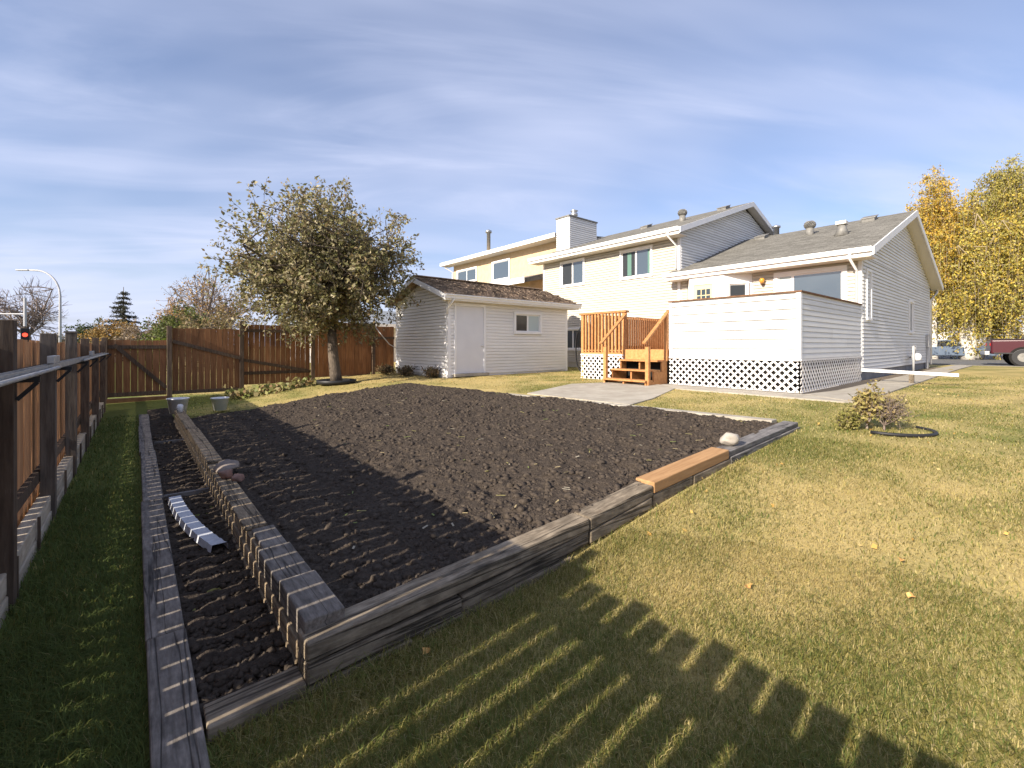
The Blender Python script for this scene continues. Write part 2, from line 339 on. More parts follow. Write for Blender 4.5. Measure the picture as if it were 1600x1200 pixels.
V = np.stack([Xc, Yc, Z], -1).reshape(-1, 3); nx, ny = X.shape; i = np.arange(nx*ny).reshape(nx, ny)
F = np.stack([i[:-1,:-1], i[1:,:-1], i[1:,1:], i[:-1,1:]], -1).reshape(-1, 4)
keep = (Y < YL+.03) & (X < XL+.03); kf = keep[:-1,:-1].reshape(-1); F = F[kf]
o = link('garden_soil', npmesh('garden_soil', V, F, M['soil'], None, True), (0,0,0)); tag(o, 'dark freshly tilled soil filling the big garden bed', 'soil', kind='structure')
# clods
PH = (1+5**.5)/2
ICO = np.array([(-1,PH,0),(1,PH,0),(-1,-PH,0),(1,-PH,0),(0,-1,PH),(0,1,PH),(0,-1,-PH),(0,1,-PH),(PH,0,-1),(PH,0,1),(-PH,0,-1),(-PH,0,1)])/1.902
ICF = np.array([(0,11,5),(0,5,1),(0,1,7),(0,7,10),(0,10,11),(1,5,9),(5,11,4),(11,10,2),(10,7,6),(7,1,8),(3,9,4),(3,4,2),(3,2,6),(3,6,8),(3,8,9),(4,9,5),(2,4,11),(6,2,10),(8,6,7),(9,8,1)])
def clods(name, px, py, pz, size, m, **kw):
    n = len(px); V = ICO[None]*(1 + .95*(rng.random((n, 12, 1))-.5)) * size[:, None, None]*np.stack([1+.5*rng.random(n), .7+.5*rng.random(n), .6+.4*rng.random(n)], -1)[:, None, :]
    a = rng.random(n)*6.283; ca, sa = np.cos(a)[:,None], np.sin(a)[:,None]
    V = np.stack([V[:,:,0]*ca - V[:,:,1]*sa, V[:,:,0]*sa + V[:,:,1]*ca, V[:,:,2]], -1) + np.stack([px, py, pz], -1)[:, None, :]
    F = (ICF[None] + (np.arange(n)*12)[:, None, None]).reshape(-1, 3)
    return tag(link(name, npmesh(name, V.reshape(-1,3), F, m, None, False), (0,0,0)), kind='stuff', **kw)
n = 75000
y = 2.05 + 9*rng.random(n)**1.7; x = .74 + 5.4*rng.random(n); k = (y < YF(x)-.1) & (x < XR(y)-.05); x, y = x[k], y[k]
sz = .0028 + .030*rng.random(len(x))**13 + .0006*y*rng.random(len(x))
clods('soil_clods', x, y, soil_h(x, y) + bumps(x, y) - sz*.15, sz, M['clod'], label='crumbly clods of dark soil scattered over the garden bed', cat='soil clods')
n = 260; y = 2.3 + 8*rng.random(n)**1.3; x = 1.0 + 5.0*rng.random(n); k = (y < YF(x)-.2) & (x < XR(y)-.1); x, y = x[k], y[k]; n = len(x)
a = rng.random(n)*6.283; l = .012+.03*rng.random(n); w2_ = .003+.004*rng.random(n); z = soil_h(x, y)+bumps(x, y)+.012
dx, dy = np.cos(a)*l, np.sin(a)*l; ox, oy = -np.sin(a)*w2_, np.cos(a)*w2_; tz = (rng.random(n)-.5)*.012
V = np.stack([np.stack([x-dx-ox,y-dy-oy,z-tz],-1), np.stack([x+dx-ox,y+dy-oy,z+tz],-1), np.stack([x+dx+ox,y+dy+oy,z+tz+.003],-1), np.stack([x-dx+ox,y-dy+oy,z-tz+.003],-1)], 1).reshape(-1,3)
pal = np.array([(.45,.36,.20),(.34,.30,.12),(.5,.44,.33),(.22,.26,.08)]); C = np.repeat(pal[rng.integers(0,4,n)], 4, 0)
tag(link('soil_litter', npmesh('soil_litter', V, np.arange(n*4).reshape(-1,4), leafmat('litter'), C), (0,0,0)), 'bits of straw and weed stem lying on the tilled soil', 'litter', kind='stuff')
# strip bed between low border and wall
xs = np.arange(.18, .58, .02); ys = np.arange(1.97, 12.6, .025); X, Y = np.meshgrid(xs, ys, indexing='ij')
Z = CZ - 1.435 + .035 + (fbm(X*12, Y*12, 4, 44)-.5)*.07 + .012*np.sin(Y*2*math.pi/.16 + X*5)
V = np.stack([X, Y, Z], -1).reshape(-1, 3); nx, ny = X.shape; i = np.arange(nx*ny).reshape(nx, ny)
F = np.stack([i[:-1,:-1], i[1:,:-1], i[1:,1:], i[:-1,1:]], -1).reshape(-1, 4)
tag(link('strip_soil', npmesh('strip_soil', V, F, M['soil'], None, True), (0,0,0)), 'narrow strip of dark soil beside the stacked timber wall', 'soil', kind='structure')
n = 2600; y = 2.0 + 8*rng.random(n)**1.6; x = .2 + .33*rng.random(n); sz = .006+.016*rng.random(n)**2
clods('strip_soil_clods', x, y, CZ-1.40 + (fbm(x*12, y*12, 4, 44)-.5)*.07 + 0*x, sz, M['clod'], label='small soil crumbs in the narrow strip bed', cat='soil clods')

# concrete kerb, pad and path, bare soil, street
def slab(name, pts, th, m, label, cat, zoff=.02, parent=None):
    mb = MB(); n = len(pts); top = [(x, y, G(x)+zoff) for x, y in pts]; bot = [(x, y, G(x)+zoff-th) for x, y in pts]
    mb.poly(top + bot, [tuple(range(n)), tuple(range(n, 2*n))[::-1]] + [(i, n+i, n+(i+1)%n, (i+1)%n) for i in range(n)])
    return tag(mb.build(name, m), label, cat, kind='structure')
for k in range(6):
    y0, y1 = 2.25+k*1.53, 2.25+(k+1)*1.53-.012
    pts = [(XR(y0)+.0, y0), (XR(y0)+.17, y0), (XR(y1)+.17, y1), (XR(y1)+.0, y1)]
    mb = MB(); zt = [CZ-.955+.01*math.sin(k), CZ-.955+.01*math.sin(k), CZ-.975+.012*k*0-.004*k, CZ-.975-.004*k]
    zz = [CZ-.955-.011*(y_-2.2) for _, y_ in pts]
    mb.poly([(a, b, z) for (a, b), z in zip(pts, zz)] + [(a, b, z-.2) for (a, b), z in zip(pts, zz)], [(0,1,2,3),(7,6,5,4)] + [(i, 4+i, 4+(i+1)%4, (i+1)%4) for i in range(4)])
    o = mb.build('concrete_kerb', M['conc'], bevel=.008); tag(o, 'pale concrete kerb along the house side of the garden bed', 'kerb', 'kerb pieces along the bed', 'structure')
slab('concrete_pad', [(6.30,4.45),(7.2,4.6),(9.0,5.2),(9.6,5.9),(9.6,7.0),(8.2,7.5),(6.2,6.9)], .1, M['conc'], 'concrete pad at the foot of the wooden steps', 'pad', .022)
slab('garden_path', [(9.05,2.1),(9.75,2.95),(9.75,5.9),(9.605,5.9),(9.0,5.19),(9.0,2.15)], .1, M['conc'], 'concrete path along the front of the deck', 'path', .026)
xs_ = [9.055, 11, 14, 17, 20, 24, 30]
slab('side_path', [(x, 1.95+.012*(x-9)) for x in xs_] + [(x, 2.75) for x in reversed(xs_[1:])] + [(9.755,2.945)], .1, M['conc'], 'concrete side path running past the gable wall', 'path', .03)
M['dirt'] = mat('bare_dirt', (.11,.085,.06), .95, (.19,.15,.11), 6, bump=.6, bscale=40, bdist=.015)
M['rubber'] = mat('dark_mulch', (.06,.048,.04), .95, (.10,.085,.07), 12, bump=.5, bscale=60)
slab('mulch_strip', [(9.76,2.76),(14.5,2.76),(14.5,3.12),(10.1,3.12),(10.1,7.4),(9.76,7.4)], .05, M['rubber'], 'dark mulch strip round the foot of the deck', 'mulch', .012)
slab('side_dirt', [(14.52,2.76),(20,2.76),(26,2.76),(26,3.12),(14.52,3.12)], .05, M['dirt'], 'bare dirt strip below the gable wall', 'dirt', .012)
M['asph'] = mat('asphalt', (.10,.098,.095), .95, (.15,.147,.14), 4, bump=.3, bscale=60)
slab('street', [(31,-40),(70,-40),(70,60),(31,60)], .1, M['asph'], 'grey street beyond the lawn', 'street', .03)
o = slab('street_left', [(-30,-60),(-9,-60),(-9,90),(-30,90)], .1, M['asph'], 'grey road behind the side fence', 'street', .03); o.name = 'road'

# ---------------------------------------------------------------- timber borders
def timber_row(parent, spans, mats, axis, a0, a1, zs, name='timber', bev=.008):
    for k, (s0, s1) in enumerate(spans):
        m = mats[k % len(mats)]; mb = MB(); j = random.uniform(-.011, .011)
        za, zb = zs(s0), zs(s1)
        if axis == 'y': p = [(a0+j,s0,za[0]),(a1+j,s0,za[0]),(a1+j,s1,zb[0]),(a0+j,s1,zb[0]),(a0+j,s0,za[1]),(a1+j,s0,za[1]),(a1+j,s1,zb[1]),(a0+j,s1,zb[1])]
        else: p = [(s0,a0+j,za[0]),(s1,a0+j,zb[0]),(s1,a1+j,zb[0]),(s0,a1+j,za[0]),(s0,a0+j,za[1]),(s1,a0+j,zb[1]),(s1,a1+j,zb[1]),(s0,a1+j,za[1])]
        mb.poly(p, [(0,3,2,1),(4,5,6,7),(0,1,5,4),(1,2,6,5),(2,3,7,6),(3,0,4,7)]); mb.build(name, M[m], parent, bevel=bev)
def spans(a, b, l, off=0, gap=.004):
    out = []; s = a
    e = a + (off if off else l)
    while s < b - .02:
        e = min(e, b); out.append((s, e-gap)); s = e; e = s + l
    return out
# low border beside the grass strip
lb = empty('low_border', (.11, 3, CZ-1.45), 'low grey timber border between grass strip and narrow soil strip', 'border')
timber_row(lb, spans(.8, 11.6, 2.42, 1.9), ['timDY'], 'y', .04, .19, lambda s: (CZ-1.5, CZ-1.372))
# stacked wall
wl = empty('timber_wall', (.62, 3, CZ-1.45), 'stacked timber wall along the low side of the garden bed', 'retaining wall')
hh = [CZ-1.47, CZ-1.385, CZ-1.30, CZ-1.215]
for c in range(3):
    timber_row(wl, spans(2.12 if c < 2 else 2.45, 10.6, 2.4, [1.1, 2.0, 1.5][c]), ['timY'], 'y', .538+.012*c, .68+.003*c, lambda s, c=c: (hh[c]+.002, hh[c+1]))
timber_row(wl, [(2.0, 2.44), (2.46, 2.92)], ['timDY'], 'y', .54, .71, lambda s: (hh[2]+.004 + (.02 if s > 2.445 else .03), hh[3]+.055 - (0 if s < 2.445 else .015)), bev=.007)
timber_row(wl, [(2.93, 3.3)], ['timDY'], 'y', .56, .69, lambda s: (hh[3]+.002, hh[3]+.03))
timber_row(wl, spans(3.35, 5.0, 1.64)+spans(5.5,10.3,2.4), ['timY'], 'y', .55, .685, lambda s: (hh[3]+.002, hh[3]+.028))
# front wall
fw = empty('front_border', (3, 1.95, CZ-1.3), 'weathered timber border along the near edge of the garden bed', 'border')
ftop = lambda s: CZ - float(np.interp(s, [.5, 1.6, 3.0, 4.3, 6.1], [1.215, 1.20, 1.065, 1.0, .925]))
timber_row(fw, [(.53,2.28),(2.285,3.02)], ['timX'], 'x', 1.93, 2.08, lambda s: (ftop(s)-.085, ftop(s)), bev=.012)
timber_row(fw, [(.53,1.28),(1.285,2.28),(2.285,3.0)], ['timX'], 'x', 1.925, 2.07, lambda s: (ftop(s)-.172, ftop(s)-.088), bev=.01)
timber_row(fw, [(.53,1.0),(1.05,2.1)], ['timX'], 'x', 1.91, 2.06, lambda s: (ftop(s)-.262, ftop(s)-.176), bev=.01)
timber_row(fw, [(3.025,4.28)], ['timNew'], 'x', 1.92, 2.09, lambda s: (ftop(s)-.065, ftop(s)+.02), bev=.008)
timber_row(fw, [(3.03,3.62),(3.625,4.3)], ['timX'], 'x', 1.925, 2.07, lambda s: (ftop(s)-.17, ftop(s)-.07), bev=.008)
timber_row(fw, [(4.285,6.12)], ['timDX'], 'x', 1.93, 2.09, lambda s: (ftop(s)-.05, ftop(s)), bev=.006)
timber_row(fw, [(4.31,6.14)], ['timDX'], 'x', 1.915, 2.07, lambda s: (ftop(s)-.14, ftop(s)-.055), bev=.006)
fl = empty('strip_end_border', (.36, 1.9, CZ-1.45), 'thin flat board closing the near end of the strip bed', 'border')
MB().box(.195,.528,1.92,2.06,CZ-1.47,CZ-1.365).build('board', M['timX'], fl, bevel=.006)
for k, yy in enumerate((5.15, 8.1)):
    o = MB().box(.195,.54,yy,yy+.035,CZ-1.46,CZ-1.365).build('divider_board', M['timDX'], bevel=.004)
    tag(o, ['pale divider board across the strip bed beside the white downspout', 'pale divider board across the far end of the strip bed'][k], 'board')

# ---------------------------------------------------------------- side fence (left)
FX = -.66
def board_mesh(name, wd, ht, th=.018, cut=.0):
    mb = MB(); mb.prism([(0,-wd/2,0),(0,wd/2,0),(0,wd/2,ht-cut),(0,wd/2-cut,ht),(0,-wd/2+cut,ht),(0,-wd/2,ht-cut)] if cut else [(0,-wd/2,0),(0,wd/2,0),(0,wd/2,ht),(0,-wd/2,ht)], (th,0,0))
    me, _ = mb.mesh(name, M['board'], origin=(0,0,0)); return me
sf = empty('side_fence', (FX, 5, CZ-1.45), 'tall orange brown board fence with dark posts along the left side', 'fence')
B_near = board_mesh('picket', .116, 1.44); B_mid = board_mesh('fence_board', .139, 1.44); B_mid2 = board_mesh('fence_board', .138, 1.43)
y = -4.0
while y < 14.85:
    near = y < 1.55
    p = .142 if near else .157
    me = B_near if near else random.choice((B_mid, B_mid2))
    o = link('fence_board', me, (FX + random.uniform(-.004,.004), y, CZ-1.395 + random.uniform(-.012,.012) + (random.uniform(-.022,.022) - .05 if near else 0)), sf)
    o.rotation_euler = (random.uniform(-.004,.004), 0, 0)
    y += p
for zz in (.34, 1.20):
    for y0 in np.arange(-4.1, 14.8, 2.42): MB().box(FX+.02, FX+.058, y0, min(y0+2.41, 14.85), CZ-1.45+zz, CZ-1.45+zz+.088).build('rail', M['post'], sf)
posts = [-3.2, -.7, 1.75, 3.66, 5.3, 7.0, 8.75, 10.9, 13.2]
for k, yy in enumerate(posts):
    h = 1.55 + (.04 if k % 2 else 0); m = 'greypost' if k in (4,5) else 'post'
    po = MB().box(FX+.06, FX+.15, yy-.048, yy+.048, CZ-1.6, CZ-1.45+h).build('post', M[m], sf, bevel=.004)
    if yy > 3: MB().bar((FX+.15, yy, CZ-.19), (FX+.245, yy, CZ-.19), .035, .03).bar((FX+.155, yy, CZ-.30), (FX+.235, yy, CZ-.205), .025, .02).build('bracket', M['black'], po)
    if k == 5: MB().box(FX+.05, FX+.16, yy-.06, yy+.06, CZ-1.45+h+.002, CZ-1.45+h+.02).build('post_cap', M['greypost'], po)
# rails of metal resting on the brackets
mb = MB()
for xx in (FX+.165, FX+.205): mb.box(xx, xx+.004, 2.6, 11.6, CZ-.172, CZ-.132)
mb.box(FX+.165, FX+.209, 2.6, 11.6, CZ-.174, CZ-.170)
tag(mb.build('metal_channel', M['alu']), 'long silver metal channel resting on the fence brackets', 'metal channel')
tag(MB().tube([(FX+.236, 1.9, CZ-.157), (FX+.236, 4.55, CZ-.157)], .012, 8).build('metal_pipe', M['alu'], smooth=True), 'short silver pipe lying below the channel on the fence brackets', 'pipe')
tag(MB().tube([(FX+.236, 6.6, CZ-.157), (FX+.236, 11.9, CZ-.157)], .012, 8).build('metal_pipe', M['alu'], smooth=True), 'long silver pipe on the far fence brackets', 'pipe')
for yy in (4.62, 8.4): tag(MB().box(FX+.168, FX+.206, yy, yy+.32, CZ-.131, CZ-.075).build('metal_offcut', M['alu'], bevel=.004), ['small square metal offcut on the channel near the camera', 'small square metal offcut on the channel further along'][yy > 5], 'metal offcut')
# edging at the fence foot
ed = empty('fence_edging', (-.57, 6, CZ-1.46), 'two course pale edging with brown stakes at the foot of the side fence', 'edging')
for c in range(2):
    for k in range(16):
        y0 = .6 + k*.77 + (.38 if c else 0)
        MB().box(-.617, -.53 - .006*c, y0, y0+.764, CZ-1.48+c*.128, CZ-1.355+c*.128).build('edging_block', M['edging'], ed, bevel=.008)
for k in range(14): MB().box(-.528, -.512, 2.98+k*.77, 3.0+k*.77, CZ-1.5, CZ-1.20).build('stake', M['post'], ed)

# ---------------------------------------------------------------- back fence
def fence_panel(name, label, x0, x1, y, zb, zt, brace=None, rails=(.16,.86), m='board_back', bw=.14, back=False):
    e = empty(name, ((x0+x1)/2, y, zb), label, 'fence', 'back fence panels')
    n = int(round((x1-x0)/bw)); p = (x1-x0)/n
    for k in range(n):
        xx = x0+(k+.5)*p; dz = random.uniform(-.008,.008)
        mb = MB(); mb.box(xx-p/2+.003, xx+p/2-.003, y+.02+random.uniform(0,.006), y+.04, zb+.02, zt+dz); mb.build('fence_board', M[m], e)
    for f in rails:
        z = zb + (zt-zb)*f; MB().box(x0, x1, y-.02, y+.018, z-.045, z+.045).build('rail', M['post'], e)
    if brace: MB().bar((brace[0],y-.032,brace[1]), (brace[2],y-.032,brace[3]), .09, .02, up=(0,1,0)).build('brace', M['post'], e)
    return e
YB = 15.0
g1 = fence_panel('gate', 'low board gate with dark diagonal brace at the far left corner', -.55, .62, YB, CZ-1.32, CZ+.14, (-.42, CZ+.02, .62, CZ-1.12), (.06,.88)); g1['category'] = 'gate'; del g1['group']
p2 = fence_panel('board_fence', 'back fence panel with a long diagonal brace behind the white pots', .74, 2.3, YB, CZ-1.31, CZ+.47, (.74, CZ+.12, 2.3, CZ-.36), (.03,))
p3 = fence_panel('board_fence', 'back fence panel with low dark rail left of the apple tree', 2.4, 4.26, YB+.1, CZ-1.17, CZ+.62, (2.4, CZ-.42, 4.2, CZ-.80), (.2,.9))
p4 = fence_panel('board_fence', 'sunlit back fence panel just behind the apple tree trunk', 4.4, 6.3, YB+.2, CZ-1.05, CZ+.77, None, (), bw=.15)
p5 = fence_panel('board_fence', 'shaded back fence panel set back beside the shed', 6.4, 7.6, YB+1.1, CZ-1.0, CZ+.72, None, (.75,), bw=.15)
for k, (xx, zt, yy) in enumerate([(-.6,CZ+.2,YB), (.68,CZ+.52,YB), (2.35,CZ+.72,YB+.05), (4.33,CZ+.72,YB+.1), (6.36,CZ+.82,YB+.15)]):
    o = MB().box(xx-.055, xx+.055, yy-.08, yy+.03, CZ-1.5, zt).build('fence_post', M['post'], bevel=.006)
    tag(o, ['dark fence post in the far left corner by the gate', 'dark fence post above the bucket end of the timber wall', 'tall dark fence post left of the apple tree crown', 'dark fence post close to the apple tree trunk', 'dark fence post carrying the cord beside the shed'][k], 'post')
MB().box(-.55,.62,YB-.1,YB+.05,CZ-1.46,CZ-1.33).build('kick_board', M['darkwood'], g1)
tag(MB().tube([(6.36,YB+.05,CZ+.7),(6.6,14.95,CZ+.35),(6.85,14.9,CZ+.05),(7.14,14.85,CZ-.12)], .018, 6).build('cord', M['plastic'], smooth=True), 'pale cord slung from fence post to shed corner', 'cord')

# ---------------------------------------------------------------- siding, windows
def wpt(O, u, n, a, d, z): return (O[0]+u[0]*a+n[0]*d, O[1]+u[1]*a+n[1]*d, z)
def wbox(mb, O, u, n, a0, a1, d0, d1, z0, z1):
    c = wpt(O, u, n, (a0+a1)/2, (d0+d1)/2, (z0+z1)/2)
    return mb.obox(c, (u[0]*(a1-a0)/2, u[1]*(a1-a0)/2, 0), (n[0]*(d1-d0)/2, n[1]*(d1-d0)/2, 0), (0,0,(z1-z0)/2))
def lap(O, u, n, fa, fb, zb, zt, m, parent, pitch=.1, lip=.042):
    zm = (zb+zt)/2; a, b = fa(zm), fb(zm)
    if b-a > 3.9:
        c = a + random.uniform(1.2, min(3.66, b-a-.6)); lap1(O, u, n, fa, (lambda q: c-.003), zb, zt, m, parent, pitch, lip)
        lap(O, u, n, (lambda q: c), fb, zb, zt, m, parent, pitch, lip)
    else: lap1(O, u, n, fa, fb, zb, zt, m, parent, pitch, lip)
def lap1(O, u, n, fa, fb, zb, zt, m, parent, pitch=.1, lip=.042):
    prof = [(0, zb)]; z = zb
    while z < zt-.004:
        z2 = min(z+pitch, zt); f = (z2-z)/pitch
        prof += [(lip, z), (lip*.80, z+.072*f/ .1*pitch), (.004, z2-.0005)]; z = z2
    prof.append((0, zt)); m_ = len(prof); mb = MB()
    A = [wpt(O, u, n, fa(z), d, z) for d, z in prof]; B = [wpt(O, u, n, fb(z), d, z) for d, z in prof]
    mb.poly(A + B, [(i, i+1, m_+i+1, m_+i) for i in range(m_-1)] + [tuple(range(m_))[::-1], tuple(range(m_, 2*m_))])
    mb.build('siding_board', m, parent)
def siding(parent, O, u, n, a0, a1, z0, z1, m, holes=(), fa=None, fb=None, course=.2, pitch=.1, lip=.042):
    z = z0
    while z < z1-.01:
        zt = min(z+course, z1)
        A = fa or (lambda q: a0); B = fb or (lambda q: a1)
        cut = sorted([h for h in holes if h[2] < zt and h[3] > z])
        cur = A
        for h in cut:
            if h[0] > cur(z)+.02: lap(O, u, n, cur, (lambda q, v=h[0]: v), z, zt, m, parent, pitch, lip)
            if h[2] > z+.015: lap(O, u, n, (lambda q, v=h[0]: v), (lambda q, v=h[1]: v), z, h[2], m, parent, pitch, lip)
            if h[3] < zt-.015: lap(O, u, n, (lambda q, v=h[0]: v), (lambda q, v=h[1]: v), h[3], zt, m, parent, pitch, lip)
            cur = (lambda q, v=h[1]: v)
        if B((z+zt)/2) > cur((z+zt)/2)+.02: lap(O, u, n, cur, B, z, zt, m, parent, pitch, lip)
        z = zt
def window(parent, O, u, n, a0, a1, z0, z1, panes=((0,.5,'glass'),(.5,1,'glass')), trim=.09, out_=.075, m='trim', name='window'):
    mb = MB()
    wbox(mb, O,u,n, a0-trim, a1+trim, 0, out_, z1, z1+trim); wbox(mb, O,u,n, a0-trim, a1+trim, 0, out_+.008, z0-trim, z0)
    wbox(mb, O,u,n, a0-trim, a0, 0, out_-.002, z0, z1); wbox(mb, O,u,n, a1, a1+trim, 0, out_-.002, z0, z1)
    wo = mb.build(name, M[m], parent, bevel=.005)
    for f0, f1, g in panes:
        b0, b1 = a0+(a1-a0)*f0, a0+(a1-a0)*f1; s = .035
        mb = MB()
        wbox(mb,O,u,n,b0,b1,.008,.028,z0,z0+s); wbox(mb,O,u,n,b0,b1,.008,.028,z1-s,z1); wbox(mb,O,u,n,b0,b0+s,.008,.027,z0+s,z1-s); wbox(mb,O,u,n,b1-s,b1,.008,.027,z0+s,z1-s)
        mb.build('sash', M['white'], wo)
        mb = MB(); wbox(mb,O,u,n,b0+s,b1-s,.004,.014,z0+s,z1-s); mb.build('pane', M[g], wo)
    return wo
mX = (-1, 0); uY = (0, 1)                    # wall running along Y, facing -X
mY = (0, -1); uX = (1, 0)                    # wall running along X, facing -Y

# ---------------------------------------------------------------- shed
zs0 = CZ-.90
shed = empty('shed', (9.7, 13.2, zs0), 'small white sided garden shed with shake roof beside the apple tree', 'shed')
SX0, SX1, SY0, SY1 = 7.15, 12.3, 11.5, 14.94; swt = CZ+1.42
wall = MB().box(SX0, SX1, SY0, SY1, zs0-.1, swt).build('wall', M['shed_siding'], shed)
siding(wall, (SX0,SY0), uX, mY, .07, SX1-SX0-.07, zs0+.02, swt, M['shed_siding'], holes=[(.20,1.38,zs0-.1,CZ+1.30),(2.55,3.82,CZ+.39,CZ+1.14)], course=.2, lip=.03)
srp = lambda y: CZ+1.42 + .34*(min(y-SY0, SY1-y))
siding(wall, (SX0,SY1), (0,-1), mX, .07, SY1-SY0-.07, zs0+.02, swt, M['shed_siding'])
w2 = MB().prism([(SX0,SY0,swt+.001),(SX0,SY1,swt+.001),(SX0,(SY0+SY1)/2,swt+.585)], (.1,0,0)).build('gable', M['shed_siding'], shed)
siding(w2, (SX0,SY1), (0,-1), mX, 0, 3.44, swt+.003, swt+.56, M['shed_siding'], fa=lambda z: (z-swt)/.34, fb=lambda z: 3.44-(z-swt)/.34)
for (xx, yy) in ((SX0,SY0),(SX1,SY0),(SX0,SY1)): MB().box(xx-.028, xx+.075 if xx < 9 else xx+.028, yy-.028 if yy < 12 else yy-.075, yy+.075 if yy < 12 else yy+.028, zs0-.05, swt).build('corner_trim', M['trim'], shed) if xx < 9 else MB().box(xx-.075, xx+.028, yy-.028, yy+.075, zs0-.05, swt).build('corner_trim', M['trim'], shed)
# door
mb = MB(); dO = (SX0, SY0)
wbox(mb,dO,uX,mY,.20,.27,0,.05,zs0,CZ+1.30); wbox(mb,dO,uX,mY,1.31,1.38,0,.05,zs0,CZ+1.30); wbox(mb,dO,uX,mY,.27,1.31,0,.052,CZ+1.215,CZ+1.30)
mb.build('door_frame', M['trim'], shed, bevel=.004)
M['door'] = mat('grey_white_door', (.64,.64,.66), .5, (.68,.68,.70), 2)
mb = MB(); wbox(mb,dO,uX,mY,.272,1.308,-.01,.018,zs0+.05,CZ+1.213); door = mb.build('door', M['door'], shed)
mb = MB(); mb.lathe((SX0+1.23, SY0-.05, CZ+.0), [(.0,-.028),(.022,-.02),(.028,0),(.022,.02),(0,.028)], 10); mb.tube([(SX0+1.23,SY0-.018,CZ),(SX0+1.23,SY0-.05,CZ)], .01, 6); mb.build('door_knob', M['metal'], door, True)
mb = MB(); wbox(mb,dO,uX,mY,.15,1.43,.0,.16,zs0-.04,zs0+.045); mb.build('door_sill', M['conc'], shed, bevel=.006)
window(shed, dO, uX, mY, 2.63, 3.74, CZ+.47, CZ+1.06, ((0,.5,'glassdark'),(.5,1,'blind')), .08)
MB().box(SX0-.03, SX1+.05, SY0-.03, SY1+.03, zs0-.2, zs0-.052).build('base', M['conc'], shed)
# roof
ry = (SY0+SY1)/2; ov = .32; ez = CZ+1.50; rz = CZ+2.22
roof = MB().prism([(SX0-.28, SY0-ov, ez), (SX0-.28, ry, rz), (SX0-.28, SY1+ov, ez), (SX0-.28, SY1+ov, ez-.06), (SX0-.28, ry, rz-.06), (SX0-.28, SY0-ov, ez-.06)], (SX1-SX0+.6,0,0)).build('roof', M['shake'], shed)
sl = math.hypot(ry-SY0+ov, rz-ez); ang = math.atan2(rz-ez, ry-SY0+ov)
shk = [MB().poly([(-w_/2,0,.050),(w_/2,0,.042),(w_/2,.30,.004),(-w_/2,.30,.004),(-w_/2,0,-.002),(w_/2,0,-.002),(w_/2,.30,-.002),(-w_/2,.30,-.002)], [(0,1,2,3),(5,4,7,6),(4,5,1,0),(5,6,2,1),(6,7,3,2),(7,4,0,3)]).mesh('shake', M['shake'], origin=(0,0,0))[0] for w_ in (.15,.19,.23,.26)]
shw = (.15,.19,.23,.26)
nr = 10; ex = sl/nr; cnt = 0
for r in range(nr):
    xx = SX0-.30 + random.uniform(0,.05)
    while xx < SX1+.31:
        k = random.choice((1,2,2,3)); ww = shw[k]; s = r*ex - .04 + random.uniform(-.012,.012)
        o = link('shake', shk[k], (xx+ww/2, SY0-ov + s*math.cos(ang), ez + s*math.sin(ang) + .012 + r*.0005), roof); o.rotation_euler = (ang-.04, random.uniform(-.012,.012), random.uniform(-.02,.02)); xx += ww + random.uniform(.008,.03); cnt += 1
mb = MB()
for k in range(22):
    xx = SX0-.29+k*.264; mb.obox((xx+.13, ry, rz+.03), (.128,0,0), (0,.11,-.037), (0,.003,.01)); mb.obox((xx+.13, ry+.1, rz+.012), (.128,0,0), (0,.09,-.03), (0,.003,.01))
mb.build('ridge_cap', M['shake'], roof)
MB().box(SX0-.30, SX1+.32, SY0-ov-.02, SY0-ov+.0, ez-.17, ez-.01).build('fascia', M['trim'], shed)
def gutter(mb, O, u, n, a0, a1, zt, w_=.12, h=.11):
    prof = [(0,0),(0,-h),(w_*.6,-h),(w_*.72,-h*.5),(w_,-h*.25),(w_,0),(w_-.012,0),(w_-.012,-h*.2),(w_*.65,-h*.45),(w_*.55,-h+.012),(.012,-h+.012),(.012,0)]
    mb.prism([wpt(O,u,n,a0,d,zt+z) for d, z in prof], (u[0]*(a1-a0), u[1]*(a1-a0), 0)); return mb
gutter(MB(), (0,SY0-ov-.021), uX, mY, SX0-.34, SX1+.36, ez+.0, .10, .12).build('gutter', M['trim'], shed)
MB().box(SX0-.28, SX1+.3, SY0-ov, SY0-.001, ez-.17, ez-.15).build('soffit', M['soffit'], shed)
mb = MB()
for s_ in (1,-1):
    ya = SY0-ov if s_ > 0 else SY1+ov
    mb.prism([(SX0-.31, ya, ez+.01), (SX0-.31, ry, rz+.005), (SX0-.31, ry, rz-.15), (SX0-.31, ya, ez-.15)], (.026,0,0))
mb.build('rake_board', M['trim'], shed)
MB().tube([(SX0-.02,SY0-ov-.06,ez-.12),(SX0-.04,SY0-.2,ez-.28),(SX0-.06,SY0-.05,ez-.38),(SX0-.06,SY0-.05,ez-.55)], .035, 8).build('downspout', M['trim'], shed, True)

# ---------------------------------------------------------------- house
HX0, HX1, RX = 14.6, 25.2, 19.9
HG = CZ-.97
house = empty('house', (19.9, 9, HG), 'cream sided split level house with grey shingle roofs and raised back deck', 'house')
BY0, BY1 = 8.25, 15.07; SOF = CZ+3.78; EAVE = CZ+4.02
WY0 = 3.13; WSOF = CZ+2.28; WEAVE = CZ+2.47
PITCH = .348
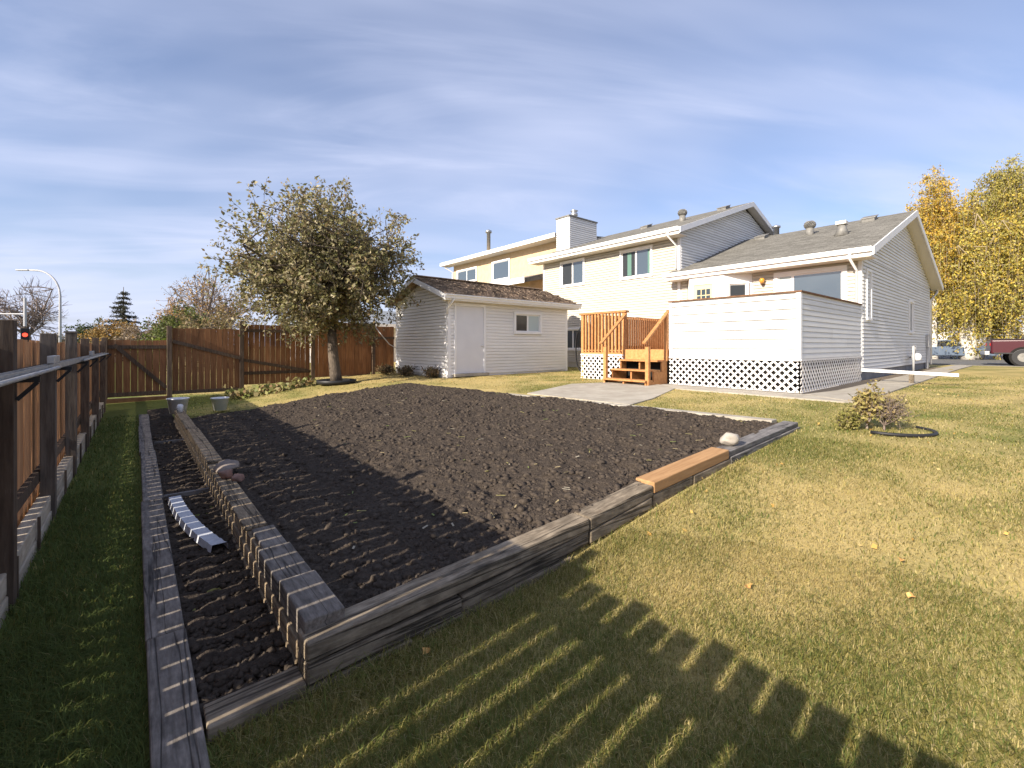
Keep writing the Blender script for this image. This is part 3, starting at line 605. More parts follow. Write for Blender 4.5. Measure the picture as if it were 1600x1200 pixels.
# tall block back wall
bw = MB().box(HX0, HX1, BY0, BY1, HG-.2, SOF+.2).build('wall', M['siding'], house)
siding(bw, (HX0,BY1), (0,-1), mX, .05, BY1-BY0-.07, HG+.25, SOF, M['siding'], holes=[(BY1-13.98-.0,BY1-12.55,CZ+2.57,CZ+3.74),(BY1-10.76,BY1-9.30,CZ+2.55,CZ+3.72),(BY1-13.98,BY1-12.5,CZ-.22,CZ+.78)], course=.2)
window(house, (HX0,BY1), (0,-1), mX, BY1-13.89, BY1-12.64, CZ+2.66, CZ+3.65, ((0,.5,'glassdark'),(.5,1,'glass')))
w_ = window(house, (HX0,BY1), (0,-1), mX, BY1-10.67, BY1-9.39, CZ+2.64, CZ+3.63, ((0,.5,'glassdark'),(.5,1,'glass')))
mb = MB(); wbox(mb,(HX0,BY1),(0,-1),mX,BY1-10.42,BY1-10.24,.0145,.018,CZ+2.70,CZ+3.58); mb.build('curtain', M['curtain'], w_)
mb = MB(); wbox(mb,(HX0,BY1),(0,-1),mX,BY1-9.52,BY1-9.44,.0145,.018,CZ+2.70,CZ+3.58); mb.build('curtain', M['curtain'], w_)
window(house, (HX0,BY1), (0,-1), mX, BY1-13.9, BY1-12.58, CZ-.13, CZ+.69, ((0,.5,'glassdark'),(.5,1,'glassdark')))
# right wall of the tall block above the wing roof
siding(bw, (HX0,BY0), uX, mY, .05, 10.5, CZ+2.5, SOF+.1, M['white_siding'])
gab = MB().prism([(HX0,BY0,SOF+.201),(HX1,BY0,SOF+.201),(RX,BY0,SOF+.201+PITCH*5.3-.02)], (0,.12,0)).build('gable', M['white_siding'], house)
siding(gab, (HX0,BY0), uX, mY, 0, 10.6, SOF+.102, SOF+1.92, M['white_siding'], fa=lambda z: max(0,(z-SOF-.18)/PITCH), fb=lambda z: 10.6-max(0,(z-SOF-.18)/PITCH))
MB().prism([(HX0,BY1-.1,SOF+.201),(HX1,BY1-.1,SOF+.201),(RX,BY1-.1,SOF+.201+PITCH*5.3-.02)], (0,.1,0)).build('gable', M['siding'], house)
MB().box(HX0-.03, HX0+.06, BY0-.03, BY0+.075, HG, SOF).build('corner_trim', M['trim'], house)
MB().box(HX0-.03, HX0+.06, BY1-.06, BY1+.03, HG, SOF).build('corner_trim', M['trim'], house)
# roofs
def gable_roof(name, y0, y1, eave, ex0, ex1, th=.14):
    mid = (ex0+ex1)/2; rz = eave + PITCH*(mid-ex0)
    r = MB().prism([(ex0,y0,eave),(mid,y0,rz),(ex1,y0,eave),(ex1,y0,eave-th),(mid,y0,rz-th),(ex0,y0,eave-th)], (0,y1-y0,0)).build('roof', M['shingle'], house)
    return r, rz, mid
EX0, EX1 = HX0-.55, HX1+.55
rb, RBZ, mid = gable_roof('roof', BY0-.32, BY1+.4, EAVE, EX0, EX1)
rw, RWZ, mid = gable_roof('roof', WY0-.36, BY0-.005, WEAVE, EX0, EX1)
MB().prism([(EX0,BY0-.004,WEAVE),(HX0-.05,BY0-.004,WEAVE+PITCH*.5),(HX0-.05,BY0-.004,WEAVE+PITCH*.5-.14),(EX0,BY0-.004,WEAVE-.14)], (0,.26,0)).build('roof_return', M['shingle'], rw)
def eave_trim(y0, y1, eave, sof, gy0, gy1):
    MB().box(EX0-.025, EX0-.001, y0, y1, eave-.21, eave-.012).build('fascia', M['trim'], house)
    gutter(MB(), (EX0-.026,0), uY, mX, gy0, gy1, eave-.0, .11, .12).build('gutter', M['trim'], house)
    MB().box(EX0-.02, HX0+.001, y0+.03, y1-.03, eave-.235, eave-.213).build('soffit', M['soffit'], house)
eave_trim(BY0-.32, BY1+.4, EAVE, SOF, BY0-.32, BY1+.42); eave_trim(WY0-.36, BY0+.256, WEAVE, WSOF, WY0-.36, BY0+.28)
def rake(y, eave, rz, wd=.2):
    mb = MB()
    for s_ in (0,1):
        ex = EX0-.02 if s_ == 0 else EX1+.02
        mb.prism([(ex,y,eave-.006),(mid,y,rz-.0),(mid,y,rz-wd),(ex,y,eave-wd)], (0,-.03,0))
    return mb.build('rake_board', M['trim'], house)
rake(BY0-.321, EAVE, RBZ); rake(WY0-.361, WEAVE, RWZ); rake(BY1+.432, EAVE, RBZ)
def rake_soffit(y0, y1, eave, rz):
    mb = MB()
    for ex in (EX0, EX1): mb.prism([(ex,y0,eave-.15),(mid,y0,rz-.15),(mid,y0,rz-.165),(ex,y0,eave-.165)], (0,y1-y0,0))
    mb.build('soffit', M['soffit'], house)
rake_soffit(BY0-.32, BY0-.02, EAVE, RBZ); rake_soffit(WY0-.36, WY0-.02, WEAVE, RWZ)
# wing
ww = MB().box(HX0, HX1, WY0, BY0-.004, HG+.28, WSOF+.2).build('wall', M['siding'], house)
MB().box(HX0+.02, HX1-.02, WY0+.02, BY0-.01, HG-.3, HG+.279).build('foundation', M['found'], house)
siding(ww, (HX0,BY0), (0,-1), mX, .1, BY0-WY0-.05, CZ-.15, WSOF-.04, M['siding'], holes=[(BY0-7.95,BY0-5.8,CZ-.2,CZ+3), (BY0-5.2,BY0-3.42,CZ+.7,CZ+2.17)])
window(house, (HX0,BY0), (0,-1), mX, BY0-5.1, BY0-3.52, CZ+.8, CZ+2.05, ((0,.24,'blind'),(.24,1,'glass')), .11)
siding(ww, (HX0,WY0), uX, mY, .06, HX1-HX0-.06, HG+.3, WSOF+.1, M['white_siding'], holes=[(6.15,6.95,CZ+.42,CZ+1.62)])
gw = MB().prism([(HX0,WY0,WSOF+.201),(HX1,WY0,WSOF+.201),(RX,WY0,WSOF+.201+PITCH*5.3-.02)], (0,.12,0)).build('gable', M['white_siding'], house)
siding(gw, (HX0,WY0), uX, mY, 0, 10.6, WSOF+.102, WSOF+1.92, M['white_siding'], fa=lambda z: max(0,(z-WSOF-.18)/PITCH), fb=lambda z: 10.6-max(0,(z-WSOF-.18)/PITCH))
window(house, (HX0,WY0), uX, mY, 6.24, 6.86, CZ+.5, CZ+1.53, ((0,1,'glassdark'),), .08)
window(house, (HX0,WY0), uX, mY, .42, .80, CZ+.75, CZ+2.0, ((0,1,'glassdark'),), .07)
for xx, yy, z0 in ((HX0,WY0,HG+.28),(HX1,WY0,HG+.28)): MB().box(xx-.03, xx+.06, yy-.03, yy+.06, z0, WSOF+.05).build('corner_trim', M['trim'], house)
# downspouts
MB().tube([(EX0-.06,WY0+.10,WEAVE-.11),(EX0-.06,WY0+.10,WEAVE-.24),(HX0-.07,WY0+.08,WEAVE-.48),(HX0-.07,WY0+.08,CZ-.58)], .034, 8).build('downspout', M['trim'], house, True)
MB().tube([(EX0-.06,BY0+.10,EAVE-.11),(EX0-.06,BY0+.10,EAVE-.25),(HX0-.07,BY0+.10,EAVE-.5),(HX0-.07,BY0+.10,WEAVE+.22)], .034, 8).build('downspout', M['trim'], house, True)
MB().tube([(EX1+.05,WY0-.2,WEAVE-.1),(EX1-.1,WY0-.2,WEAVE-.26),(HX1+.07,WY0-.06,WEAVE-.6),(HX1+.07,WY0-.06,HG+.2)], .04, 8).build('downspout', M['trim'], house, True)
# bay with garden door
bay = MB().prism([(HX0-.001,7.95,CZ-.15),(14.1,7.62,CZ-.15),(14.1,6.5,CZ-.15),(HX0-.001,5.84,CZ-.15)], (0,0,WEAVE-.24-CZ+.15)).build('bay', M['trim'], house)
O_ = (14.1,7.62); u_ = (0,-1)
window(bay, O_, u_, mX, .16, .80, CZ-.1, CZ+1.98, (), .1, .05, name='garden_door')
mb = MB(); wbox(mb,O_,u_,mX,.16,.80,.004,.02,CZ-.1,CZ+1.98); M['yellow'] = mat('cream_door', (.66,.54,.30), .5); gd = mb.build('door_leaf', M['yellow'], bay)
mb = MB()
mb2 = MB()
for i in range(3):
    for j in range(3): wbox(mb2,O_,u_,mX,.27+i*.155,.40+i*.155,.018,.0245,CZ+1.22+j*.21,CZ+1.405+j*.21)
mb2.build('door_panes', M['glass'], bay)
L_ = math.hypot(.5,.66); u2 = (.5/L_,-.66/L_); n2 = (-.66/L_,-.5/L_)
window(bay, (14.1,6.5), u2, n2, .16, .66, CZ+.5, CZ+1.92, ((0,1,'glassdark'),), .06)
# lantern
ln = MB(); lx, ly, lz = HX0-.15, 5.5, CZ+1.96
ln.box(HX0-.03, HX0-.001, ly-.05, ly+.05, lz-.16, lz+.06); ln.bar((HX0-.03,ly,lz-.1),(lx,ly,lz-.06),.015,.015); ln.lathe((lx,ly,lz-.08),[(.0,-.06),(.045,-.03),(.05,0)],8)
lo = ln.build('wall_lantern', M['darkwood'], house)
M['amber'] = glassmat('amber_glass', (.55,.26,.04), 1.5, .15)
MB().lathe((lx,ly,lz-.08),[(.05,.001),(.07,.06),(.075,.10),(.055,.14),(.02,.16)],10).build('amber_shade', M['amber'], lo, True)
# chimney
ch = MB().box(15.8,17.8,14.6,15.4,CZ+3.4,CZ+6.17).build('chimney', M['white_siding'], house)
siding(ch, (15.8,14.6), uX, mY, .0, 2.0, CZ+4.2, CZ+6.15, M['white_siding']); siding(ch, (15.8,15.4), (0,-1), mX, .0, .8, CZ+4.2, CZ+6.15, M['white_siding'])
MB().box(15.74,17.86,14.54,15.46,CZ+6.171,CZ+6.23).build('chimney_cap', M['vent'], ch)
MB().lathe((16.6,15.0,CZ+6.231),[(.13,0),(.13,.16),(.18,.18),(.18,.30),(.13,.32),(.13,.38),(.2,.42),(.03,.50)],14).build('flue_cap', M['metal'], ch, True)
# roof vents
def roofz(x, eave): return eave + PITCH*(min(x, 2*mid-x)-EX0)
def turbine(x, y, eave):
    z = roofz(x, eave)
    base = MB().lathe((x,y,z-.15),[(.13,0),(.12,.38)],14).build('turbine_base', M['vent'], house, True)
    mb = MB(); mb.lathe((x,y,z+.22),[(.10,0),(.13,.05),(.14,.12),(.125,.18),(.08,.23),(.02,.25)],16); hd = mb.build('turbine_head', M['vent'], base, True)
    mb = MB()
    for k in range(20):
        g = 2*math.pi*k/20; c, s_ = math.cos(g), math.sin(g)
        pr = [(.12,0),(.165,.05),(.18,.12),(.16,.18),(.10,.24)]
        mb.tube([(x+r*math.cos(g+.25*i), y+r*math.sin(g+.25*i), z+.225+h) for i, (r, h) in enumerate(pr)], .014, 4)
    mb.build('vanes', M['vent'], hd)
turbine(17.2, 9.6, EAVE); turbine(18.2, 5.35, WEAVE)
def boxvent(x, y, eave, s=.2, h=.12, m='vent'):
    z = roofz(x, eave); mb = MB(); mb.obox((x,y,z+h*.35), (s,0,s*PITCH), (0,s*.9,0), (-.1*h,0,h*.65)); mb.obox((x,y,z+h+.0), (s*1.15,0,s*1.15*PITCH), (0,s*1.05,0), (0,0,.015)); mb.build('roof_vent', M[m], house, bevel=.01)
boxvent(18.9, 8.7, EAVE); boxvent(18.4, 12.1, EAVE); boxvent(19.4, 7.4, WEAVE); boxvent(19.3, 3.9, WEAVE)
x, y = 16.9, 4.1; z = roofz(x, WEAVE)
fl_ = MB().lathe((x,y,z-.05),[(.22,0),(.13,.22),(.11,.34)],10).build('roof_flue', M['vent'], house, True); MB().box(x-.14,x+.14,y-.14,y+.14,z+.31,z+.42).build('flue_hood', M['soffit'], fl_, bevel=.015)
MB().lathe((21.5,7.6,CZ+3.9),[(.12,0),(.12,1.25),(.17,1.26),(.17,1.33),(.02,1.4)],12).build('flue_pipe', M['metal'], house, True)
# meters by the gable wall
M['meter'] = mat('meter_grey', (.33,.33,.33), .5, (.4,.4,.4), 9)
pm = MB().box(24.2,24.5,WY0-.14,WY0-.02,CZ-.05,CZ+.45).box(24.28,24.42,WY0-.10,WY0-.02,CZ-.93,CZ-.06).build('electric_meter', M['meter'], house, bevel=.01)
gm = MB(); gx, gy = 20.4, WY0-.25
gm.tube([(gx-.25,gy,HG+.05),(gx-.25,gy,HG+.95),(gx+.05,gy,HG+.98),(gx+.05,gy,HG+.7)], .03, 8); gm.tube([(gx+.05,gy,HG+.62),(gx+.35,gy,HG+.58),(gx+.35,gy+.2,HG+.55)], .03, 8)
gmo = gm.build('gas_pipes', M['meter'], house, True); MB().lathe((gx+.08,gy-.03,HG+.44),[(.05,0),(.13,.05),(.14,.17),(.1,.25),(.04,.27)],12).build('gas_meter', M['plastic'], gmo, True)

# ---------------------------------------------------------------- deck
DX = 10.06; DF = CZ-.12; dg = HG+.0
deck = empty('deck', (12, 6, dg), 'raised back deck with white sided guard, cedar rails and lattice skirt', 'deck')
MB().box(DX+.02, HX0-.04, WY0+.06, 8.78, DF-.04, DF).build('deck_floor', M['cedar'], deck)
MB().box(DX+.05, HX0-.08, WY0+.12, 8.70, dg-.02, DF-.05).build('underdeck_shade', M['dark'], deck)  # solid near-black block: shade under the deck put into its colour
gtop = CZ+1.06; gbot = CZ-.27
gwl = MB().box(DX, DX+.1, WY0, 5.92, gbot, gtop).box(DX+.101, HX0-.02, WY0, WY0+.1, gbot, gtop).build('guard_wall', M['white_siding'], deck)
siding(gwl, (DX,5.92), (0,-1), mX, .04, 5.92-WY0-.04, gbot+.01, gtop-.05, M['white_siding'], course=.2, pitch=.2, lip=.055)
siding(gwl, (DX,WY0), uX, mY, .04, HX0-DX-.06, gbot+.01, gtop-.05, M['white_siding'], course=.22, pitch=.11, lip=.026)
MB().box(DX-.028, DX+.06, WY0-.028, WY0+.06, gbot, gtop-.003).build('corner_trim', M['white'], gwl); MB().box(DX-.025, DX+.05, 5.88, 5.945, gbot, gtop-.003).build('corner_trim', M['white'], gwl); MB().box(HX0-.09, HX0-.03, WY0-.026, WY0+.03, gbot, gtop-.003).build('corner_trim', M['white'], gwl)
MB().box(DX-.05, DX+.14, WY0-.05, 5.97, gtop, gtop+.03).box(DX+.141, HX0-.035, WY0-.05, WY0+.14, gtop, gtop+.03).build('guard_cap', M['darkwood'], gwl)
def lattice(O, u, n, a0, a1, z0, z1, pitch=.158, sw=.037):
    mb = MB(); H = z1-z0
    for sgn in (1,-1):
        k = a0 - H - pitch; off = .012 if sgn > 0 else .022
        while k < a1 + H + pitch:
            # centre line: a = k + t (or k - t), z = z0 + t
            t0, t1 = 0., H
            if sgn > 0: t0 = max(t0, a0-k); t1 = min(t1, a1-k)
            else: t0 = max(t0, k-a1); t1 = min(t1, k-a0)
            if t1-t0 > .02:
                p = wpt(O,u,n,k+sgn*t0,off,z0+t0); q = wpt(O,u,n,k+sgn*t1,off,z0+t1); mb.bar(p, q, .006, sw, up=(u[0]*-sgn*.707, u[1]*-sgn*.707, .707)) if False else mb.bar(p, q, sw, .008, up=(n[0],n[1],0))
            k += pitch
    o = mb.build('lattice_panel', M['lattice'], deck); o['kind'] = 'stuff'
    mb = MB(); wbox(mb,O,u,n,a0-.01,a1+.01,.0,.034,z0-.02,z0+.02); wbox(mb,O,u,n,a0-.01,a1+.01,0,.034,z1-.02,z1+.02); mb.build('lattice_frame', M['lattice'], deck)
lattice((DX,5.94), (0,-1), mX, .0, 5.94-WY0-.02, dg+.02, gbot-.02)
lattice((DX,WY0), uX, mY, .0, HX0-DX-.05, dg+.02, gbot-.02)
lattice((DX,8.8), (0,-1), mX, .0, 1.5, dg-.02, CZ-.26)
# cedar railing front-left and far side, joined posts
rt = CZ+.93
MB().box(DX-.005, DX+.09, 7.27, 7.36, dg, rt-.03).build('post', M['cedar'], deck); MB().box(DX-.005, DX+.09, 8.72, 8.81, dg, rt-.03).build('post', M['cedar'], deck)
MB().box(DX-.04, DX+.12, 7.22, 8.86, rt-.029, rt+.01).build('top_rail', M['cedar'], deck); MB().box(DX-.02, DX+.03, 7.37, 8.71, CZ-.30, CZ-.19).build('bottom_rail', M['cedar'], deck)
bal = MB().box(-.025,.025,-.025,.025,0,1.13).mesh('baluster', M['cedar'], origin=(0,0,0))[0]
for k in range(11): link('baluster', bal, (DX+.01, 7.45+k*.118, CZ-.235), deck)
MB().box(DX+.13, HX0-.04, 8.72, 8.82, rt-.03, rt+.005).build('top_rail', M['cedar'], deck); MB().box(DX+.13, HX0-.05, 8.75, 8.79, DF+.03, DF+.12).build('bottom_rail', M['cedar'], deck)
for k in range(34): link('baluster', bal, (DX+.25+k*.128, 8.72, CZ-.235), deck)
MB().box(DX-.02, DX+.018, 5.97, 7.26, DF-.24, DF+.02).build('rim_board', M['cedar'], deck)
# steps
stp = empty('wooden_steps', (9.6, 6.6, dg), 'orange cedar steps with sloping handrails up to the deck', 'steps')
for k, (xx, zt) in enumerate(((9.78, DF-.24), (9.44, DF-.47), (9.12, DF-.70))):
    MB().box(xx-.06, xx+.26, 5.99, 7.24, zt-.04, zt).build('tread', M['cedar'], stp, bevel=.004)
mbx = []
for yy in (6.0, 6.62, 7.20):
    mb = MB(); mb.prism([(DX-.03,yy,DF-.285),(9.8,yy,DF-.285),(9.8,yy,DF-.515),(9.44,yy,DF-.515),(9.44,yy,DF-.745),(9.12,yy,DF-.745),(9.12,yy,dg-.01),(DX-.03,yy,dg-.01)], (0,.04,0)); mb.build('stringer', M['cedar'], stp)
for yy in (5.985, 7.245):
    po = MB().box(9.16, 9.25, yy-.045 if yy > 7 else yy-.02, yy+.045 if yy > 7 else yy+.07, dg-.02, CZ-.02).build('newel_post', M['cedar'], stp, bevel=.004)
    MB().bar((9.02,yy+.01,CZ+.05),(DX+.02,yy+.01,CZ+.86),.09,.04).build('handrail', M['cedar'], stp, bevel=.004)
    MB().box(9.95, 10.04, yy-.02, yy+.06, DF-.25, CZ+.80).build('newel_post', M['cedar'], stp) if yy < 7 else None

mb = MB()
for k in range(4):
    mb.tube([(10.12+.03*k, 8.93+(.16+.02*k)*math.cos(t), CZ-.12+(.58+.03*k)*math.sin(t)) for t in np.linspace(0, 2*math.pi, 25)], .013, 5, False)
tag(mb.build('garden_hose', M['black'], smooth=True), 'coiled dark garden hose hanging at the left end of the deck', 'hose')
# downspout extension over the lawn
ds = empty('downspout_extension', (14.3, 2.2, CZ-.7), 'long white downspout extension reaching out over the lawn', 'downspout')
MB().bar((14.35,3.05,CZ-.63),(14.45,1.28,CZ-.68),.10,.075).build('trough', M['white'], ds, bevel=.01)
MB().box(14.36,14.45,2.05,2.14,G(14.4)-.05,CZ-.70).build('support_post', M['timX'], ds)

# ---------------------------------------------------------------- grass blades
def pip(px, py, poly):
    r = np.zeros(len(px), bool); n = len(poly)
    for i in range(n):
        x1, y1 = poly[i]; x2, y2 = poly[(i+1) % n]
        c = ((y1 > py) != (y2 > py)); r ^= c & (px < (x2-x1)*(py-y1)/((y2-y1) if y2 != y1 else 1e-9)+x1)
    return r
HARD = [[(6.30,4.45),(7.2,4.6),(9.0,5.2),(9.6,5.9),(9.6,7.0),(8.2,7.5),(6.2,6.9)], [(9.0,2.1),(11,1.97),(30,2.2),(30,16),(9.9,8.8),(9.7,7.3),(9.0,5.2)], [(SX0-.05,SY0-.05),(SX1+.05,SY0-.05),(SX1+.05,SY1),(SX0-.05,SY1)]]
def lawn_ok(x, y):
    k = ~(((x > .03) & (x < .56) & (y > 1.92)) | ((x > .03) & (x < .2) & (y > .7)) | ((x > .5) & (x < XR(y)+.17) & (y > 1.905) & (y < YF(np.clip(x, .7, 6))+.02)) | (x < -.52) | ((x < .6) & (y > 12)))
    k &= ~((x > .5) & (x < 6.2) & (y > 1.9) & (y < 10.0))
    for h in HARD: k &= ~pip(x, y, h)
    return k
def blades(n, rmin, rmax, hgt, wid, seed, fov=True):
    g = np.random.default_rng(seed)
    th = R(40) + (g.random(n)-.5)*R(112); r = np.sqrt(rmin**2 + (rmax**2-rmin**2)*g.random(n))
    x, y = r*np.sin(th), r*np.cos(th); k = lawn_ok(x, y); x, y = x[k], y[k]; n = len(x)
    gr = lawn_green(x, y); z = GH(x)
    pick = g.random(n) < (.07 + .80*gr)
    straw = np.array([.49,.41,.18])[None]*(.82+.36*g.random((n,1))); straw[:, 2] *= .8+.4*g.random(n)
    green = np.array([.19,.205,.052])[None]*(.7+.6*g.random((n,1))); green[:, 0] *= .8+.5*g.random(n)
    lush = np.array([.125,.165,.045])[None]*(.7+.7*g.random((n,1)))
    c = np.where(pick[:,None], green, straw); c = np.where(((x < .2) & (g.random(n) < .8))[:,None], lush, c)
    h = hgt*(.45+.9*g.random(n))*np.where(pick, 1.15, .85); h *= 1 + 1.0*np.clip((.1-x)/.3, 0, 1) + .5*np.clip((1.6-x)/1.2, 0, 1)*(y < 2.4); h *= 1 + 1.1*((y > 1.72) & (y < 1.93) & (x > .5) & (x < 4.5))*g.random(n)
    a = g.random(n)*6.283; lean = h*(.3+1.6*g.random(n)); wd = wid*(.7+.6*g.random(n))
    dx, dy = np.cos(a), np.sin(a); px, py = -dy*wd, dx*wd
    b0 = np.stack([x-px, y-py, z-.004], -1); b1 = np.stack([x+px, y+py, z-.004], -1)
    mx_, my_, mz = x+dx*lean*.35, y+dy*lean*.35, z+h*.62
    m0 = np.stack([mx_-px*.75, my_-py*.75, mz], -1); m1 = np.stack([mx_+px*.75, my_+py*.75, mz], -1)
    tp = np.stack([x+dx*lean, y+dy*lean, z+h*(.85+.1*g.random(n))], -1)
    V = np.stack([b0,b1,m0,m1,tp], 1).reshape(-1,3); i = np.arange(n)*5
    F = np.concatenate([np.stack([i,i+1,i+3],-1), np.stack([i,i+3,i+2],-1), np.stack([i+2,i+3,i+4],-1)])
    return V, F, np.repeat(c, 5, 0)
sets = [blades(190000, .9, 3.2, .025, .0015, 1), blades(150000, 3.2, 6.0, .023, .0023, 2), blades(90000, 6.0, 11.0, .022, .004, 3), blades(60000, 11, 20, .022, .007, 4)]
off = 0; Vs, Fs, Cs = [], [], []
for V, F, C in sets: Vs.append(V); Fs.append(F+off); Cs.append(C); off += len(V)
tag(link('lawn_grass', npmesh('lawn_grass', np.concatenate(Vs), np.concatenate(Fs), M['grass'], np.concatenate(Cs)), (0,0,0)), 'dry straw and green grass blades of the mown lawn', 'grass', kind='stuff')

# ---------------------------------------------------------------- trees
def leaves_mesh(name, P, size, palette, g, asp=.5, droop=0.0, updir=None):
    n = len(P); a = g.normal(size=(n,3)); a[:,2] -= droop; a /= np.linalg.norm(a, axis=1)[:,None]
    b = np.cross(a, g.normal(size=(n,3))); b /= np.linalg.norm(b, axis=1)[:,None]
    s = size*(.6+.8*g.random(n))[:,None]; pal = np.array(palette); c = pal[g.integers(0, len(pal), n)]*(.7+.6*g.random((n,1)))
    nn = np.cross(a, b)*s*.18
    V = np.stack([P, P+a*s*.5+b*s*asp*.5+nn, P+a*s, P+a*s*.5-b*s*asp*.5+nn], 1).reshape(-1,3); i = np.arange(n)*4
    F = np.stack([i,i+1,i+2,i+3], -1)
    return npmesh(name, V, F, M['leaf'], np.repeat(c, 4, 0))
def curve(p, q, bend, g, m=6, sag=0):
    p, q = np.array(p, float), np.array(q, float); d = np.linalg.norm(q-p); c = (p+q)/2 + g.normal(size=3)*d*bend; c[2] += sag*d
    t = np.linspace(0,1,m)[:,None]; return (1-t)**2*p + 2*t*(1-t)*c + t*t*q
def tree(name, label, base, fork, trunk_r, env, n1, n2, n3, leaf, palette, nleaf, seed, group=None, bark='bark', weep=0, upk=.25, trunks=None, cat='tree', twr=.012, spread=.45, asp=.5, limb=.5, clamp=0):
    """env: centre, radii of the crown"""
    g = np.random.default_rng(seed); e = empty(name, base, label, cat, group)
    C, Rr = np.array(env[0], float), np.array(env[1], float)
    tb = MB(); br = MB(); P = []
    base = np.array(base, float); fork = np.array(fork, float)
    tp = curve(base, fork, .03, g, 7); tb.tube(tp, list(np.linspace(trunk_r*1.15, trunk_r*.8, 7)), 10)
    tb.build('trunk', M[bark], e, True)
    def inside():
        while True:
            v = g.normal(size=3); v /= np.linalg.norm(v); v *= g.random()**(1/3.)
            if True: return v
    for i in range(n1):
        v = inside(); v = v/np.linalg.norm(v)*(.45+.35*g.random()); v[2] = v[2]*.8 + upk*(.5-g.random()*.3)
        q = C + v*Rr
        st = fork + (C-fork)*g.random()*.15
        b1 = curve(st, q, .10, g, 6, .04); br.tube(b1, list(np.linspace(trunk_r*limb, trunk_r*limb*.32, 6)), 6)
        for j in range(n2):
            s = b1[g.integers(2,6)]; v = v*.5+inside()*.85; L = np.linalg.norm(v); v = v/max(L,1.0) if L > 1 else v
            q2 = C + v*Rr*1.0
            q2 = s + (q2-s)*min(1, spread*np.mean(Rr)*1.4/ max(np.linalg.norm(q2-s), 1e-3))
            b2 = curve(s, q2, .12, g, 5, .05); br.tube(b2, list(np.linspace(trunk_r*limb*.32, twr*1.2, 5)), 4, False)
            for k in range(n3):
                s3 = b2[g.integers(1,5)]
                if weep:
                    d = g.normal(size=3)*.35; d[2] = .15; q3 = s3 + d; l = weep*(.5+.8*g.random()); q4 = q3 + np.array([g.normal()*.12+.05, g.normal()*.12, -l])
                    b3 = np.concatenate([curve(s3, q3, .1, g, 3), curve(q3, q4, .05, g, 5)[1:]])
                else:
                    o3 = (s3-C)/Rr; d = o3/max(np.linalg.norm(o3), .2) + g.normal(size=3)*.7; d[2] += upk; d /= np.linalg.norm(d)
                    b3 = curve(s3, s3 + d*np.mean(Rr)*(.14+.2*g.random()), .1, g, 4)
                if clamp and np.linalg.norm((b3[-1]-C)/Rr) > clamp*(1+.10*g.random()): continue
                br.tube(b3, list(np.linspace(twr, twr*.45, len(b3))), 3, False)
                if nleaf:
                    t = (g.random(nleaf) if weep else g.random(nleaf)**.45)*(len(b3)-1.001); ii = t.astype(int); f = (t-ii)[:,None]
                    P.append(b3[ii]*(1-f) + b3[ii+1]*f + g.normal(size=(nleaf,3))*leaf*(.8 if weep else .5))
    o = br.build('branches', M['birch_twig'] if bark == 'birch' else M['twig'] if bark != 'bark' else M['bark'], e)
    if nleaf:
        P = np.concatenate(P); link('crown', leaves_mesh('crown', P - np.array(WORLD[e.name]), leaf, palette, g, asp, droop=.8 if weep else 0), tuple(WORLD[e.name]), e)
    return e
apple_pal = [(.23,.20,.085),(.27,.235,.11),(.18,.17,.07),(.32,.275,.16),(.24,.175,.09),(.20,.195,.075),(.36,.315,.20)]
tree('apple_tree', 'broad apple tree with bronze green leaves beside the shed', (4.45,13.2,CZ-1.06), (4.35,13.3,CZ+.55), .145, ((4.2,13.2,CZ+2.2),(3.3,3.0,2.35)), 24, 12, 8, .105, apple_pal, 17, 8, upk=.3, spread=.42, twr=.007, clamp=1.0)
tag(MB().lathe((4.45,13.2,CZ-1.09),[(.52,0),(.55,.10),(.50,.11),(.47,.05)],24).build('tree_ring', M['black'], smooth=True), 'black plastic edging ring round the apple tree trunk', 'edging ring')

birch_pal = [(.46,.37,.075),(.40,.34,.085),(.52,.40,.075),(.32,.30,.08),(.42,.37,.10),(.54,.38,.065)]
orange_pal = [(.60,.36,.05),(.62,.40,.05),(.54,.36,.06),(.48,.36,.07)]
bz = CZ-1.05
tree('birch_tree', 'tall weeping birch with yellow green leaves and white trunk by the street', (44.2,3.4,bz), (43.9,3.6,bz+5.0), .42, ((45.0,2.9,bz+7.0),(4.8,5.0,7.0)), 38, 12, 9, .16, birch_pal, 44, 9, bark='birch', weep=2.4, upk=.45, twr=.007, spread=.5, limb=.13, group='birches by the street')
tree('birch_tree', 'orange topped birch just beyond the gable roof', (43.5,5.1,bz), (43.5,5.0,bz+6.0), .2, ((43.4,4.9,bz+8.2),(2.1,2.0,5.4)), 16, 10, 8, .14, orange_pal + birch_pal[:2], 34, 12, bark='birch', weep=1.3, upk=.7, twr=.007, spread=.6, limb=.13, group='birches by the street')
tree('birch_tree', 'narrow green topped birch right of the orange one', (44.6,1.6,bz), (44.6,1.6,bz+7.0), .2, ((44.6,1.6,bz+9.6),(1.7,1.5,4.9)), 12, 9, 7, .125, [birch_pal[1], birch_pal[3], birch_pal[4]], 34, 15, bark='birch', weep=1.2, upk=.7, twr=.007, spread=.6, limb=.13, group='birches by the street')
tree('birch_tree', 'golden birch at the right edge of the picture', (46,-1.0,bz), (46,-1.0,bz+4), .3, ((46,-1.2,bz+6.6),(3.8,3.4,6.4)), 16, 10, 7, .135, birch_pal + orange_pal[:2], 40, 14, bark='birch', weep=1.9, upk=.5, twr=.007, spread=.5, limb=.13, group='birches by the street')

